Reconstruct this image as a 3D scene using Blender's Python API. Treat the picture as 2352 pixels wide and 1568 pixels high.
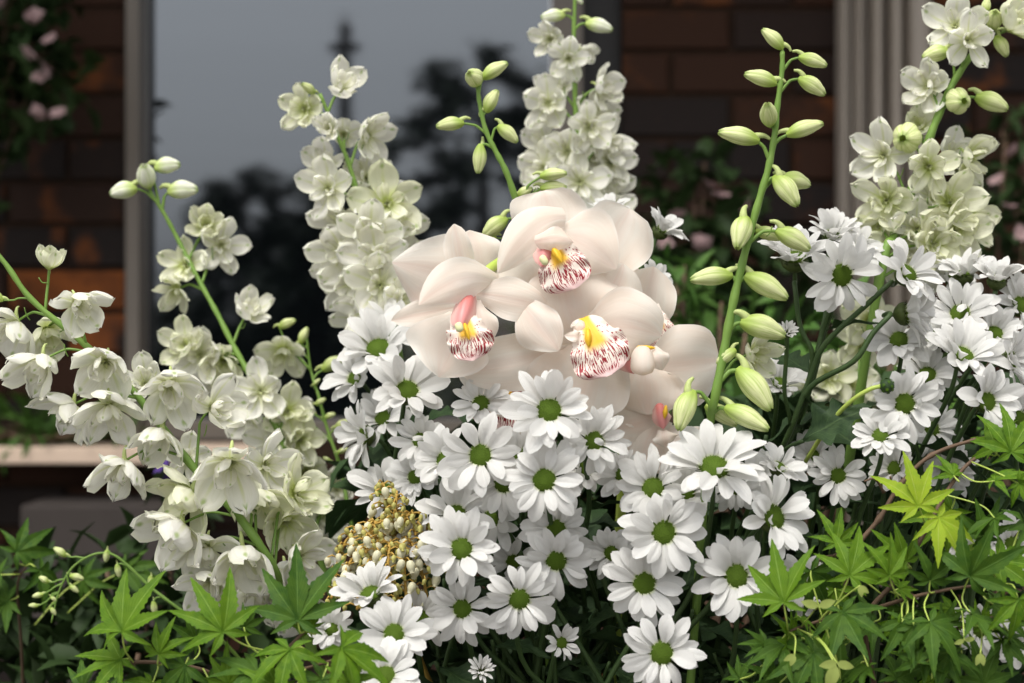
import bpy, math, random
from mathutils import Vector, Matrix
R = math.radians
rnd = random.Random(7)
scene = bpy.context.scene
for o in list(bpy.data.objects): bpy.data.objects.remove(o)
col = scene.collection

# ------------------------------------------------------------------ camera, sky, sun, exposure
CAM_Z = 1.30; LENS = 40.0; SENS = 22.3; FOCUS = 1.47
cd = bpy.data.cameras.new('camera'); cam = bpy.data.objects.new('camera', cd); col.objects.link(cam)
cam.location = (0, 0, CAM_Z); cam.rotation_euler = (R(90), 0, 0)
cd.lens = LENS; cd.sensor_width = SENS; cd.clip_start = 0.05; cd.clip_end = 2000
cd.dof.use_dof = True; cd.dof.focus_distance = FOCUS; cd.dof.aperture_fstop = 3.4
scene.camera = cam
SUN_EL, SUN_AZ = 62.0, 205.0           # compass style: 180 = behind the camera
w = bpy.data.worlds.new('World'); scene.world = w; w.use_nodes = True
nt = w.node_tree; nt.nodes.clear()
sky = nt.nodes.new('ShaderNodeTexSky'); sky.sky_type = 'NISHITA'; sky.sun_disc = False
sky.sun_elevation = R(SUN_EL); sky.sun_rotation = R(SUN_AZ); sky.dust_density = 4.0; sky.air_density = 1.2
hs = nt.nodes.new('ShaderNodeHueSaturation'); hs.inputs['Saturation'].default_value = 0.06
bg = nt.nodes.new('ShaderNodeBackground'); bg.inputs['Strength'].default_value = 0.13
wo = nt.nodes.new('ShaderNodeOutputWorld')
nt.links.new(sky.outputs[0], hs.inputs['Color']); nt.links.new(hs.outputs[0], bg.inputs[0]); nt.links.new(bg.outputs[0], wo.inputs[0])
sd = bpy.data.lights.new('sun', 'SUN'); sun = bpy.data.objects.new('sun', sd); col.objects.link(sun)
sd.energy = 1.1; sd.angle = R(25); sd.color = (1.0, 0.94, 0.83)
az = R(SUN_AZ); el = R(SUN_EL)
sdir = Vector((math.sin(az)*math.cos(el), math.cos(az)*math.cos(el), math.sin(el)))
sun.rotation_euler = sdir.to_track_quat('Z', 'Y').to_euler(); sun.location = sdir*20
scene.view_settings.view_transform = 'Standard'; scene.view_settings.look = 'None'
scene.view_settings.exposure = 0.88; scene.view_settings.gamma = 1.0
scene.render.engine = 'CYCLES'
scene.cycles.max_bounces = 8; scene.cycles.transmission_bounces = 6; scene.cycles.transparent_max_bounces = 8

# ------------------------------------------------------------------ helpers
K = SENS/LENS/2352.0                                   # metres per photo pixel (2352 wide) at 1 m
def P(px, py, d): return Vector(((px-1176)*K*d, d, CAM_Z-(py-784)*K*d))
def S(d): return K*d
def N(nx, nz, away=False):
    q = nx*nx+nz*nz
    if q > 0.98: f = math.sqrt(0.98/q); nx *= f; nz *= f; q = 0.98
    y = math.sqrt(1-q)
    return Vector((nx, y if away else -y, nz)).normalized()
def link(o, parent=None):
    col.objects.link(o)
    if parent is not None: o.parent = parent
    return o
def tag(o, label=None, cat=None, group=None, kind=None):
    if label: o['label'] = label
    if cat: o['category'] = cat
    if group: o['group'] = group
    if kind: o['kind'] = kind
    return o
def empty(name, loc=(0,0,0)):
    o = bpy.data.objects.new(name, None); o.empty_display_size = 0.02; o.location = loc; return link(o)
def mesh(name, vs, fs, mat=None, uvs=None, smooth=True):
    m = bpy.data.meshes.new(name); m.from_pydata([tuple(v) for v in vs], [], fs)
    if uvs is not None:
        ul = m.uv_layers.new(name='UVMap')
        for lp in m.loops: ul.data[lp.index].uv = uvs[lp.vertex_index]
    if smooth:
        for p in m.polygons: p.use_smooth = True
    if mat: m.materials.append(mat)
    m.update(); return m
def obj(name, me, parent=None, mw=None):
    o = bpy.data.objects.new(name, me); link(o, parent)
    if mw is not None: o.matrix_local = mw
    return o
def frame_from(z, roll=0.0):
    z = z.normalized(); up = Vector((0,0,1)) if abs(z.z) < 0.95 else Vector((0,1,0))
    x = up.cross(z).normalized(); y = z.cross(x)
    m = Matrix((x, y, z)).transposed()
    return m.to_4x4() @ Matrix.Rotation(roll, 4, 'Z')
class MB:
    def __init__(s): s.v = []; s.f = []; s.uv = []
    def add(s, vs, fs, uvs=None):
        b = len(s.v); s.v += [Vector(v) for v in vs]; s.f += [tuple(i+b for i in f) for f in fs]
        s.uv += list(uvs) if uvs else [(0.5, 0.5)]*len(vs)
    def grid(s, nu, nv, fn):
        vs = []; uv = []; fs = []
        for j in range(nv+1):
            for i in range(nu+1):
                u = i/nu; v = j/nv; vs.append(fn(u, v)); uv.append((u, v))
        for j in range(nv):
            for i in range(nu):
                a = j*(nu+1)+i; fs.append((a, a+1, a+nu+2, a+nu+1))
        s.add(vs, fs, uv)
    def box(s, x0, x1, y0, y1, z0, z1):
        s.add([(x0,y0,z0),(x1,y0,z0),(x1,y1,z0),(x0,y1,z0),(x0,y0,z1),(x1,y0,z1),(x1,y1,z1),(x0,y1,z1)],
              [(0,3,2,1),(4,5,6,7),(0,1,5,4),(1,2,6,5),(2,3,7,6),(3,0,4,7)])
    def tube(s, pts, rad, n=7, cap=True):
        pts = [Vector(p) for p in pts]; m = len(pts)
        if not hasattr(rad, '__len__'): rad = [rad]*m
        up = Vector((0.13, -0.9, 0.4)); vs = []; uv = []
        for i, p in enumerate(pts):
            t = (pts[min(i+1, m-1)]-pts[max(i-1, 0)])
            t = t.normalized() if t.length > 1e-9 else Vector((0,0,1))
            a = t.cross(up)
            if a.length < 1e-3: a = t.cross(Vector((1,0,0)))
            a.normalize(); b = a.cross(t)
            for k in range(n):
                th = 2*math.pi*k/n; vs.append(p+(a*math.cos(th)+b*math.sin(th))*rad[i]); uv.append((k/n, i/max(1, m-1)))
        fs = [(i*n+k, i*n+(k+1) % n, (i+1)*n+(k+1) % n, (i+1)*n+k) for i in range(m-1) for k in range(n)]
        if cap: fs += [tuple(range(n-1, -1, -1)), tuple((m-1)*n+k for k in range(n))]
        s.add(vs, fs, uv)
    def build(s, name, mat, parent=None, smooth=True):
        return obj(name, mesh(name, s.v, s.f, mat, s.uv, smooth), parent)
def spline(pts, sub=5):
    pts = [Vector(p) for p in pts]
    if len(pts) < 3: return [pts[0].lerp(pts[-1], i/sub) for i in range(sub+1)]
    out = []; q = [2*pts[0]-pts[1]]+pts+[2*pts[-1]-pts[-2]]
    for i in range(1, len(q)-2):
        for k in range(sub):
            t = k/sub; a, b, c, d = q[i-1], q[i], q[i+1], q[i+2]
            out.append(0.5*((2*b)+(c-a)*t+(2*a-5*b+4*c-d)*t*t+(3*b-a-3*c+d)*t**3))
    out.append(pts[-1]); return out
def lerp(a, b, t): return a+(b-a)*t
def sm(a, b, x):
    t = max(0, min(1, (x-a)/(b-a))); return t*t*(3-2*t)

# ------------------------------------------------------------------ materials
class NT:
    def __init__(s, name):
        s.m = bpy.data.materials.new(name); s.m.use_nodes = True; s.t = s.m.node_tree; s.t.nodes.clear()
        s.out = s.n('ShaderNodeOutputMaterial')
    def n(s, t, **kw):
        x = s.t.nodes.new(t)
        for k, v in kw.items(): setattr(x, k, v)
        return x
    def l(s, a, b): s.t.links.new(a, b)
    def val(s, sock, v):
        if hasattr(v, 'is_linked') or hasattr(v, 'links'): s.l(v, sock)
        else: sock.default_value = v
    def math(s, op, a, b=0.0, c=0.0, clamp=False):
        x = s.n('ShaderNodeMath', operation=op); x.use_clamp = clamp
        for i, v in enumerate((a, b, c)): s.val(x.inputs[i], v)
        return x.outputs[0]
    def mix(s, f, a, b):
        x = s.n('ShaderNodeMix', data_type='RGBA')
        s.val(x.inputs[0], f)
        for i, v in ((6, a), (7, b)):
            if isinstance(v, tuple): x.inputs[i].default_value = (*v, 1)
            else: s.l(v, x.inputs[i])
        return x.outputs[2]
    def ramp(s, f, a, b):                      # smoothstep(a, b)
        x = s.n('ShaderNodeMapRange'); x.interpolation_type = 'SMOOTHSTEP'
        s.val(x.inputs[0], f); x.inputs[1].default_value = a; x.inputs[2].default_value = b
        return x.outputs[0]
    def noise(s, vec, scale, detail=3, rough=0.5, dist=0.0):
        x = s.n('ShaderNodeTexNoise'); x.inputs['Scale'].default_value = scale; x.inputs['Detail'].default_value = detail
        x.inputs['Roughness'].default_value = rough; x.inputs['Distortion'].default_value = dist
        if vec is not None: s.l(vec, x.inputs['Vector'])
        return x.outputs[0]
    def coord(s, k='Object'): return s.n('ShaderNodeTexCoord').outputs[k]
    def uv(s):
        u = s.n('ShaderNodeSeparateXYZ'); s.l(s.coord('UV'), u.inputs[0]); return u.outputs[0], u.outputs[1]
    def comb(s, x, y, z=0.0):
        c = s.n('ShaderNodeCombineXYZ')
        for i, v in enumerate((x, y, z)): s.val(c.inputs[i], v)
        return c.outputs[0]
    def rand(s): return s.n('ShaderNodeObjectInfo').outputs['Random']
    def bump(s, h, strength, dist=0.001):
        b = s.n('ShaderNodeBump'); b.inputs['Strength'].default_value = strength; b.inputs['Distance'].default_value = dist
        s.l(h, b.inputs['Height']); return b.outputs[0]
    def finish(s, color, rough=0.5, trans=0.0, tcol=None, spec=0.4, normal=None, metal=0.0, sheen=0.0):
        p = s.n('ShaderNodeBsdfPrincipled')
        if isinstance(color, tuple): p.inputs['Base Color'].default_value = (*color, 1)
        else: s.l(color, p.inputs['Base Color'])
        s.val(p.inputs['Roughness'], rough); p.inputs['Specular IOR Level'].default_value = spec; p.inputs['Metallic'].default_value = metal
        if normal is not None: s.l(normal, p.inputs['Normal'])
        res = p.outputs[0]
        if trans > 0:
            t = s.n('ShaderNodeBsdfTranslucent'); tc = tcol if tcol is not None else color
            if isinstance(tc, tuple): t.inputs[0].default_value = (*tc, 1)
            else: s.l(tc, t.inputs[0])
            if normal is not None: s.l(normal, t.inputs['Normal'])
            mx = s.n('ShaderNodeMixShader'); mx.inputs[0].default_value = trans
            s.l(res, mx.inputs[1]); s.l(t.outputs[0], mx.inputs[2]); res = mx.outputs[0]
        s.l(res, s.out.inputs[0]); return s.m

def m_daisy_petal():
    s = NT('daisy_petal'); u, v = s.uv(); rd = s.rand()
    st = s.noise(s.comb(s.math('MULTIPLY', u, 26.0), s.math('MULTIPLY', v, 1.6), s.math('MULTIPLY', rd, 50.0)), 1.0, 2)
    b = s.bump(st, 0.28, 0.0016)
    c = s.mix(s.ramp(v, 0.0, 0.16), (0.62, 0.70, 0.30), (0.74, 0.735, 0.715))
    c = s.mix(s.math('MULTIPLY', st, 0.16), c, (0.72, 0.70, 0.69))
    c = s.mix(s.math('MULTIPLY', rd, 0.10), c, (0.80, 0.77, 0.70))
    return s.finish(c, 0.5, 0.38, spec=0.2, normal=b)
def m_sepal(name, white, green, amt):
    s = NT(name); u, v = s.uv(); rd = s.rand()
    st = s.noise(s.comb(s.math('MULTIPLY', u, 20.0), s.math('MULTIPLY', v, 2.4), s.math('MULTIPLY', rd, 60.0)), 1.0, 2)
    b = s.bump(st, 0.22, 0.0014)
    c = s.mix(s.math('MULTIPLY', s.math('SUBTRACT', 1.0, s.ramp(v, 0.05, 0.45)), amt), white, green)
    du = s.math('MULTIPLY', s.math('SUBTRACT', u, 0.5), 7.0); dv = s.math('MULTIPLY', s.math('SUBTRACT', v, 0.86), 9.0)
    dd = s.math('SQRT', s.math('ADD', s.math('MULTIPLY', du, du), s.math('MULTIPLY', dv, dv)))
    c = s.mix(s.math('MULTIPLY', s.math('SUBTRACT', 1.0, s.ramp(dd, 0.15, 1.0)), 0.75), c, (0.28, 0.42, 0.07))
    ed = s.math('ABSOLUTE', s.math('SUBTRACT', u, 0.5))
    c = s.mix(s.math('MULTIPLY', s.ramp(ed, 0.40, 0.5), 0.16), c, green)
    c = s.mix(s.math('MULTIPLY', s.ramp(st, 0.45, 0.75), 0.18), c, (0.62, 0.63, 0.45))
    mid = s.math('MULTIPLY', s.math('SUBTRACT', 1.0, s.ramp(ed, 0.01, 0.09)), s.math('SUBTRACT', 1.0, s.ramp(v, 0.35, 0.95)))
    c = s.mix(s.math('MULTIPLY', mid, 0.5), c, green)
    c = s.mix(s.math('MULTIPLY', rd, 0.09), c, green)
    return s.finish(c, 0.5, 0.42, spec=0.2, normal=b)
def m_bud(name, pale, green):
    s = NT(name); u, v = s.uv(); rd = s.rand()
    st = s.noise(s.comb(s.math('MULTIPLY', u, 60.0), s.math('MULTIPLY', v, 2.0), s.math('MULTIPLY', rd, 40.0)), 1.0, 2)
    seam = s.math('ABSOLUTE', s.math('SUBTRACT', s.math('FRACT', s.math('MULTIPLY', u, 5.0)), 0.5))
    c = s.mix(s.ramp(v, 0.05, 0.6), green, pale)
    c = s.mix(s.math('MULTIPLY', s.ramp(v, 0.86, 1.0), 0.8), c, (0.20, 0.30, 0.05))
    c = s.mix(s.math('MULTIPLY', s.ramp(seam, 0.40, 0.5), 0.45), c, (0.30, 0.42, 0.08))
    c = s.mix(s.math('MULTIPLY', s.ramp(st, 0.48, 0.62), 0.45), c, green)
    return s.finish(c, 0.45, 0.15, spec=0.3, normal=s.bump(st, 0.25, 0.001))
def m_stem(name, a, bcol, rough=0.5):
    s = NT(name); n = s.noise(s.coord(), 60.0, 3)
    return s.finish(s.mix(n, a, bcol), rough, spec=0.35, normal=s.bump(n, 0.3, 0.001))
def m_orchid():
    s = NT('orchid_tepal'); u, v = s.uv(); rd = s.rand()
    st = s.noise(s.comb(s.math('MULTIPLY', u, 16.0), s.math('MULTIPLY', v, 1.3), s.math('MULTIPLY', rd, 60.0)), 1.0, 2)
    big = s.noise(s.comb(s.math('MULTIPLY', u, 2.5), s.math('MULTIPLY', v, 1.5), s.math('MULTIPLY', rd, 90.0)), 1.0, 2)
    c = s.mix(s.ramp(big, 0.35, 0.7), (0.88, 0.785, 0.70), (0.88, 0.83, 0.765))
    ed = s.math('ABSOLUTE', s.math('SUBTRACT', u, 0.5))
    c = s.mix(s.math('MULTIPLY', s.math('SUBTRACT', 1.0, s.ramp(ed, 0.0, 0.2)), s.math('MULTIPLY', st, 0.38)), c, (0.82, 0.52, 0.45))
    c = s.mix(s.math('MULTIPLY', s.ramp(ed, 0.42, 0.5), 0.5), c, (0.87, 0.84, 0.80))
    c = s.mix(s.math('MULTIPLY', s.ramp(st, 0.5, 0.62), 0.10), c, (0.80, 0.64, 0.52))
    return s.finish(c, 0.42, 0.46, spec=0.22, normal=s.bump(st, 0.20, 0.0012))
def m_lip():
    s = NT('orchid_lip'); u, v = s.uv(); rd = s.rand()
    x = s.math('SUBTRACT', u, 0.5); ax = s.math('ABSOLUTE', x)
    wob = s.noise(s.comb(s.math('MULTIPLY', u, 9.0), s.math('MULTIPLY', v, 9.0), s.math('MULTIPLY', rd, 30.0)), 1.0, 2)
    # streaks that run from throat to margin, broken into dashes
    ang = s.math('DIVIDE', x, s.math('ADD', v, 0.25))
    st = s.noise(s.comb(s.math('MULTIPLY', ang, 44.0), s.math('ADD', s.math('MULTIPLY', v, 7.0), s.math('MULTIPLY', wob, 2.2)), s.math('MULTIPLY', rd, 70.0)), 1.0, 1.5)
    streak = s.ramp(st, 0.512, 0.54)
    zone = s.math('MULTIPLY', s.ramp(s.math('ADD', v, s.math('MULTIPLY', ax, 0.30)), 0.50, 0.64), s.math('SUBTRACT', 1.0, s.ramp(s.math('ADD', v, s.math('MULTIPLY', wob, 0.05)), 0.94, 0.985)))
    vor = s.n('ShaderNodeTexVoronoi'); vor.inputs['Scale'].default_value = 17.0; s.l(s.comb(u, v, rd), vor.inputs['Vector'])
    dots = s.math('MULTIPLY', s.math('SUBTRACT', 1.0, s.ramp(vor.outputs['Distance'], 0.2, 0.3)), s.math('MULTIPLY', s.ramp(ax, 0.12, 0.2), s.ramp(v, 0.12, 0.22)))
    dots = s.math('MULTIPLY', dots, s.math('SUBTRACT', 1.0, s.ramp(v, 0.5, 0.6)))
    red = s.math('MAXIMUM', s.math('MULTIPLY', streak, zone), dots)
    c = s.mix(s.ramp(v, 0.75, 1.0), (0.83, 0.74, 0.66), (0.80, 0.56, 0.55))
    yel = s.math('MULTIPLY', s.math('SUBTRACT', 1.0, s.ramp(ax, 0.12, 0.26)), s.math('SUBTRACT', 1.0, s.ramp(v, 0.48, 0.66)))
    c = s.mix(yel, c, (0.80, 0.48, 0.03))
    c = s.mix(red, c, (0.27, 0.016, 0.026))
    return s.finish(c, 0.45, 0.15, spec=0.3, normal=s.bump(wob, 0.15, 0.001))
def m_column():
    s = NT('orchid_column'); u, v = s.uv()
    c = s.mix(s.ramp(v, 0.1, 0.75), (0.66, 0.20, 0.18), (0.66, 0.27, 0.26))
    c = s.mix(s.ramp(s.math('ABSOLUTE', s.math('SUBTRACT', u, 0.5)), 0.18, 0.4), c, (0.76, 0.46, 0.42))
    return s.finish(c, 0.4, 0.12, spec=0.4)
def m_leaf(name, a, b, vein, trans=0.25, rough=0.55, veins=True):
    s = NT(name); u, v = s.uv(); rd = s.rand()
    n = s.noise(s.coord(), 7.0, 4)
    c = s.mix(s.ramp(n, 0.3, 0.7), a, b)
    c = s.mix(s.math('MULTIPLY', rd, 0.5), c, b)
    if veins:
        ed = s.math('ABSOLUTE', s.math('SUBTRACT', u, 0.5))
        c = s.mix(s.math('MULTIPLY', s.math('SUBTRACT', 1.0, s.ramp(ed, 0.010, 0.04)), 0.5), c, vein)
        br = s.math('ABSOLUTE', s.math('SUBTRACT', s.math('FRACT', s.math('SUBTRACT', s.math('MULTIPLY', v, 9.0), s.math('MULTIPLY', ed, 7.0))), 0.5))
        c = s.mix(s.math('MULTIPLY', s.ramp(br, 0.42, 0.5), 0.28), c, vein)
        nrm = s.bump(s.math('ADD', s.ramp(ed, 0.0, 0.06), s.math('MULTIPLY', s.ramp(br, 0.5, 0.40), 0.4)), 0.35, 0.0012)
    else: nrm = s.bump(n, 0.3, 0.001)
    return s.finish(c, rough, trans, spec=0.16, normal=nrm)
def m_plain(name, c, rough=0.6, spec=0.3, var=0.25, scale=30.0, bump=0.2, trans=0.0):
    s = NT(name); n = s.noise(s.coord(), scale, 4)
    d = tuple(x*(1-var) for x in c)
    return s.finish(s.mix(n, d, c), rough, trans, spec=spec, normal=s.bump(n, bump, 0.002))
def m_brick(name='clinker_brick', hot=0.0):
    s = NT(name); co = s.coord(); rd = s.rand()
    sh = s.n('ShaderNodeVectorMath', operation='ADD'); s.l(co, sh.inputs[0]); s.l(s.comb(s.math('MULTIPLY', rd, 37.0), s.math('MULTIPLY', rd, 11.0), s.math('MULTIPLY', rd, 5.0)), sh.inputs[1])
    n1 = s.noise(sh.outputs[0], 11.0, 2); n2 = s.noise(sh.outputs[0], 90.0, 4, 0.6)
    base = s.mix(s.ramp(rd, 0.2, 0.8), (0.038, 0.017, 0.010), (0.018, 0.014, 0.013))
    c = s.mix(s.math('MULTIPLY', s.ramp(n1, 0.50, 0.70), s.ramp(s.math('FRACT', s.math('MULTIPLY', rd, 7.3)), 0.25, 0.8)), base, (0.125, 0.042, 0.014))
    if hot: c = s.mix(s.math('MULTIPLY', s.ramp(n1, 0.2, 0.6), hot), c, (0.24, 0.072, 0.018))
    c = s.mix(s.math('MULTIPLY', s.ramp(n2, 0.5, 0.8), 0.4), c, (0.04, 0.022, 0.016))
    return s.finish(c, 0.7, spec=0.12, normal=s.bump(n2, 0.5, 0.004))
def m_glass():
    s = NT('window_glass'); co = s.coord()
    st = s.n('ShaderNodeVectorMath', operation='MULTIPLY'); s.l(co, st.inputs[0]); st.inputs[1].default_value = (0.7, 1.0, 6.0)
    n = s.noise(st.outputs[0], 1.6, 2)
    p = s.n('ShaderNodeBsdfDiffuse'); p.inputs[0].default_value = (0.004, 0.005, 0.006, 1)
    g = s.n('ShaderNodeBsdfGlossy'); g.inputs['Roughness'].default_value = 0.03; g.inputs[0].default_value = (0.84, 0.91, 1.0, 1)
    b = s.bump(n, 0.02, 0.01); s.l(b, g.inputs['Normal'])
    mx = s.n('ShaderNodeMixShader'); mx.inputs[0].default_value = 0.175
    s.l(p.outputs[0], mx.inputs[1]); s.l(g.outputs[0], mx.inputs[2]); s.l(mx.outputs[0], s.out.inputs[0]); return s.m

M = dict(
    petal=m_daisy_petal(), orchid=m_orchid(), lip=m_lip(), column=m_column(),
    sepal=m_sepal('delphinium_sepal', (0.88, 0.865, 0.81), (0.60, 0.66, 0.20), 0.42),
    sepalg=m_sepal('delphinium_sepal_greenish', (0.84, 0.84, 0.68), (0.55, 0.63, 0.15), 0.8),
    bud=m_bud('delphinium_bud', (0.66, 0.70, 0.36), (0.34, 0.46, 0.085)),
    budw=m_bud('delphinium_white_bud', (0.82, 0.83, 0.70), (0.50, 0.62, 0.18)),
    spur=m_plain('delphinium_spur', (0.50, 0.58, 0.22), 0.5, var=0.4, scale=7),
    eye=m_plain('delphinium_eye', (0.66, 0.70, 0.36), 0.5, var=0.5, scale=7, trans=0.2),
    dstem=m_stem('delphinium_stem', (0.10, 0.20, 0.03), (0.19, 0.30, 0.06)),
    cstem=m_stem('chrysanthemum_stem', (0.022, 0.050, 0.014), (0.055, 0.095, 0.026)),
    petiole=m_stem('petiole', (0.30, 0.42, 0.06), (0.42, 0.50, 0.12)),
    ostem=m_stem('orchid_stem', (0.33, 0.46, 0.06), (0.46, 0.55, 0.12)),
    twig=m_stem('twig', (0.06, 0.035, 0.022), (0.16, 0.10, 0.06), 0.7),
    disc=m_plain('daisy_disc', (0.095, 0.165, 0.012), 0.7, 0.15, var=0.72, scale=11, bump=0.4),
    calyx=m_plain('daisy_calyx', (0.07, 0.10, 0.02), 0.6, var=0.6, scale=7),
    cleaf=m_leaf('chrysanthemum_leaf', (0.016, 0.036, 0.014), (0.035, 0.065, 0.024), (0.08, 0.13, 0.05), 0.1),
    maple=m_leaf('maple_leaf', (0.055, 0.135, 0.007), (0.105, 0.20, 0.009), (0.28, 0.42, 0.09), 0.30),
    mapled=m_leaf('maple_leaf_deep', (0.026, 0.075, 0.008), (0.055, 0.115, 0.010), (0.15, 0.27, 0.06), 0.25),
    maplel=m_leaf('maple_leaf_lime', (0.21, 0.34, 0.018), (0.29, 0.40, 0.022), (0.45, 0.55, 0.14), 0.35),
    samara=m_plain('samara', (0.38, 0.46, 0.12), 0.5, var=0.3, scale=120, trans=0.3),
    bell=m_plain('pieris_bell', (0.78, 0.75, 0.53), 0.45, var=0.3, scale=2.5, trans=0.2),
    belly=m_plain('pieris_bud', (0.60, 0.56, 0.17), 0.5, var=0.5, scale=2.5, trans=0.15),
    pstem=m_plain('pieris_stalk', (0.52, 0.33, 0.07), 0.6, var=0.4, scale=90),
    cap=m_plain('anther_cap', (0.75, 0.76, 0.42), 0.4),
    yellow=m_plain('orchid_callus', (0.82, 0.50, 0.03), 0.45),
    bgleaf=m_leaf('shrub_leaf', (0.014, 0.030, 0.010), (0.03, 0.055, 0.016), (0.05, 0.08, 0.03), 0.12, veins=False),
    bgleaf2=m_leaf('green_filler_leaf', (0.04, 0.10, 0.02), (0.08, 0.16, 0.03), (0.1, 0.2, 0.05), 0.2, veins=False),
    pink=m_plain('pink_blossom', (0.40, 0.27, 0.27), 0.6, var=0.3, scale=20, trans=0.2),
    purple=m_plain('purple_blossom', (0.10, 0.05, 0.26), 0.6, var=0.4, scale=60, trans=0.2),
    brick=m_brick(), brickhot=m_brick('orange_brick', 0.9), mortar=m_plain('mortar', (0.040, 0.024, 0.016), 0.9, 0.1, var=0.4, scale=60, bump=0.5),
    frame=m_plain('bronze_frame', (0.16, 0.135, 0.11), 0.45, 0.5, 0.1, 8, 0.03),
    framed=m_plain('dark_frame', (0.012, 0.010, 0.010), 0.5, 0.4, 0.2, 8, 0.03),
    post=m_plain('taupe_metal', (0.36, 0.31, 0.26), 0.42, 0.5, 0.12, 6, 0.03),
    sill=m_plain('pink_sandstone', (0.70, 0.54, 0.42), 0.8, var=0.2, scale=25, bump=0.3),
    block=m_plain('grey_render', (0.05, 0.041, 0.037), 0.85, var=0.25, scale=18, bump=0.3),
    paving=m_plain('paving', (0.16, 0.15, 0.14), 0.85, var=0.3, scale=6, bump=0.3),
    planter=m_plain('planter', (0.03, 0.028, 0.026), 0.7, var=0.3, scale=14),
    added_soffit=m_plain('added_soffit', (0.22, 0.20, 0.18), 0.8, var=0.1, scale=5),
    bark=m_plain('bark', (0.05, 0.04, 0.03), 0.9, var=0.4, scale=12, bump=0.6),
    conifer=m_leaf('conifer_needles', (0.012, 0.022, 0.012), (0.022, 0.038, 0.018), (0.02, 0.03, 0.02), 0.05, veins=False),
    pole=m_plain('pole_wood', (0.035, 0.03, 0.028), 0.9, var=0.3, scale=10),
    glass=m_glass(),
)

# ------------------------------------------------------------------ setting
g = MB(); g.add([(-400,-400,0),(400,-400,0),(400,400,0),(-400,400,0)], [(0,1,2,3)])
tag(g.build('ground', M['paving'], smooth=False), kind='structure')
WY = 3.65                                              # front face of the bricks
def wx(px): return (px-1176)*K*WY
def wz(py): return CAM_Z-(py-784)*K*WY
X0, X1 = wx(290), wx(1430); ZB = wz(1012); ZT = 2.35; XL, XR = -2.3, 2.3; ZTOP = 2.75
wall = empty('brick_wall', (0, WY, 0)); tag(wall, 'dark clinker brick wall with brown and orange bricks around the window', 'wall')
mb = MB(); y0, y1 = 0.010, 0.22
mb.box(XL, X0, y0, y1, 0, ZTOP); mb.box(X1, XR, y0, y1, 0, ZTOP); mb.box(X0, X1, y0, y1, 0, ZB); mb.box(X0, X1, y0, y1, ZT, ZTOP)
mb.build('mortar_bed', M['mortar'], wall, smooth=False)
CH, BL, JT = 0.0862, 0.240, 0.010
def brick_mesh(L, mat='brick'):
    b = MB(); h = CH-JT; c = 0.004
    b.add([(0,0.02,0),(L,0.02,0),(L,0.02,h),(0,0.02,h),(0,c,0),(L,c,0),(L,c,h),(0,c,h),(c,0,c),(L-c,0,c),(L-c,0,h-c),(c,0,h-c)],
          [(8,9,10,11),(4,5,9,8),(5,6,10,9),(6,7,11,10),(7,4,8,11),(0,1,5,4),(1,2,6,5),(2,3,7,6),(3,0,4,7)])
    return mesh('brick', b.v, b.f, M[mat], b.uv, False)
cache = {}; zoff = wz(1000) % CH
row = 0; z = wz(112) - 16*CH
while z < ZTOP-CH:
    shift = 0 if row % 2 else BL/2
    x = wx(160)-9*BL+shift
    segs = [(XL, XR)] if (z+CH < ZB or z > ZT) else [(XL, X0), (X1, XR)]
    while x < XR:
        for a, b in segs:
            s0 = max(x, a); s1 = min(x+BL-JT, b)
            if s1-s0 > 0.03:
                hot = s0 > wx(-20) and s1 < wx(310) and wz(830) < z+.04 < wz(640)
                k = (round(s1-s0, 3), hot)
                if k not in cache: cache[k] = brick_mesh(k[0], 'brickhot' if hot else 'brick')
                o = bpy.data.objects.new('brick', cache[k]); link(o, wall); o.location = (s0, rnd.uniform(-0.0015, 0.0015), z)
        x += BL
    z += CH; row += 1
# window
win = empty('window', (0, WY, 0)); tag(win, 'large window reflecting grey sky and dark conifer, in bronze frame', 'window')
GY = 0.07
f = MB(); f.box(X0+0.001, wx(322), -0.012, GY+0.03, ZB+0.001, ZT-0.001); f.build('jamb', M['frame'], win, False)
f = MB(); f.box(wx(1268), wx(1338), 0.0, GY+0.03, ZB+0.001, ZT-0.001); f.build('jamb', M['frame'], win, False)
f = MB(); f.box(wx(1338)+0.001, X1-0.001, 0.05, GY+0.03, ZB+0.001, ZT-0.001); f.build('reveal', M['framed'], win, False)
f = MB(); f.box(wx(322)+0.001, wx(1268)-0.001, 0.02, GY+0.03, ZT-0.06, ZT-0.002); f.build('head', M['frame'], win, False)
f = MB(); f.box(wx(322)+0.001, wx(1268)-0.001, 0.02, GY+0.03, ZB+0.002, ZB+0.04); f.build('bottom_rail', M['frame'], win, False)
f = MB(); f.box(wx(322)+0.002, wx(1268)-0.002, GY, GY+0.008, ZB+0.042, ZT-0.062); f.build('pane', M['glass'], win, False)
f = MB(); f.box(XL+0.1, wx(640), -0.16, -0.002, ZB-0.036, ZB-0.003)
sill = f.build('window_ledge', M['sill'], None, False); sill.location = (0, WY, 0)
tag(sill, 'pale pinkish stone ledge below the window and brick wall', 'ledge')
bv = sill.modifiers.new('bevel', 'BEVEL'); bv.width = 0.004; bv.segments = 2
f = MB(); f.box(wx(120), wx(430), -0.24, -0.004, 0.0, wz(1135))
bl = f.build('rendered_block', M['block'], None, False); bl.location = (0, WY, 0)
tag(bl, 'plain dark grey rendered block against brick wall below the ledge', 'block')
bv = bl.modifiers.new('bevel', 'BEVEL'); bv.width = 0.006; bv.segments = 2
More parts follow.
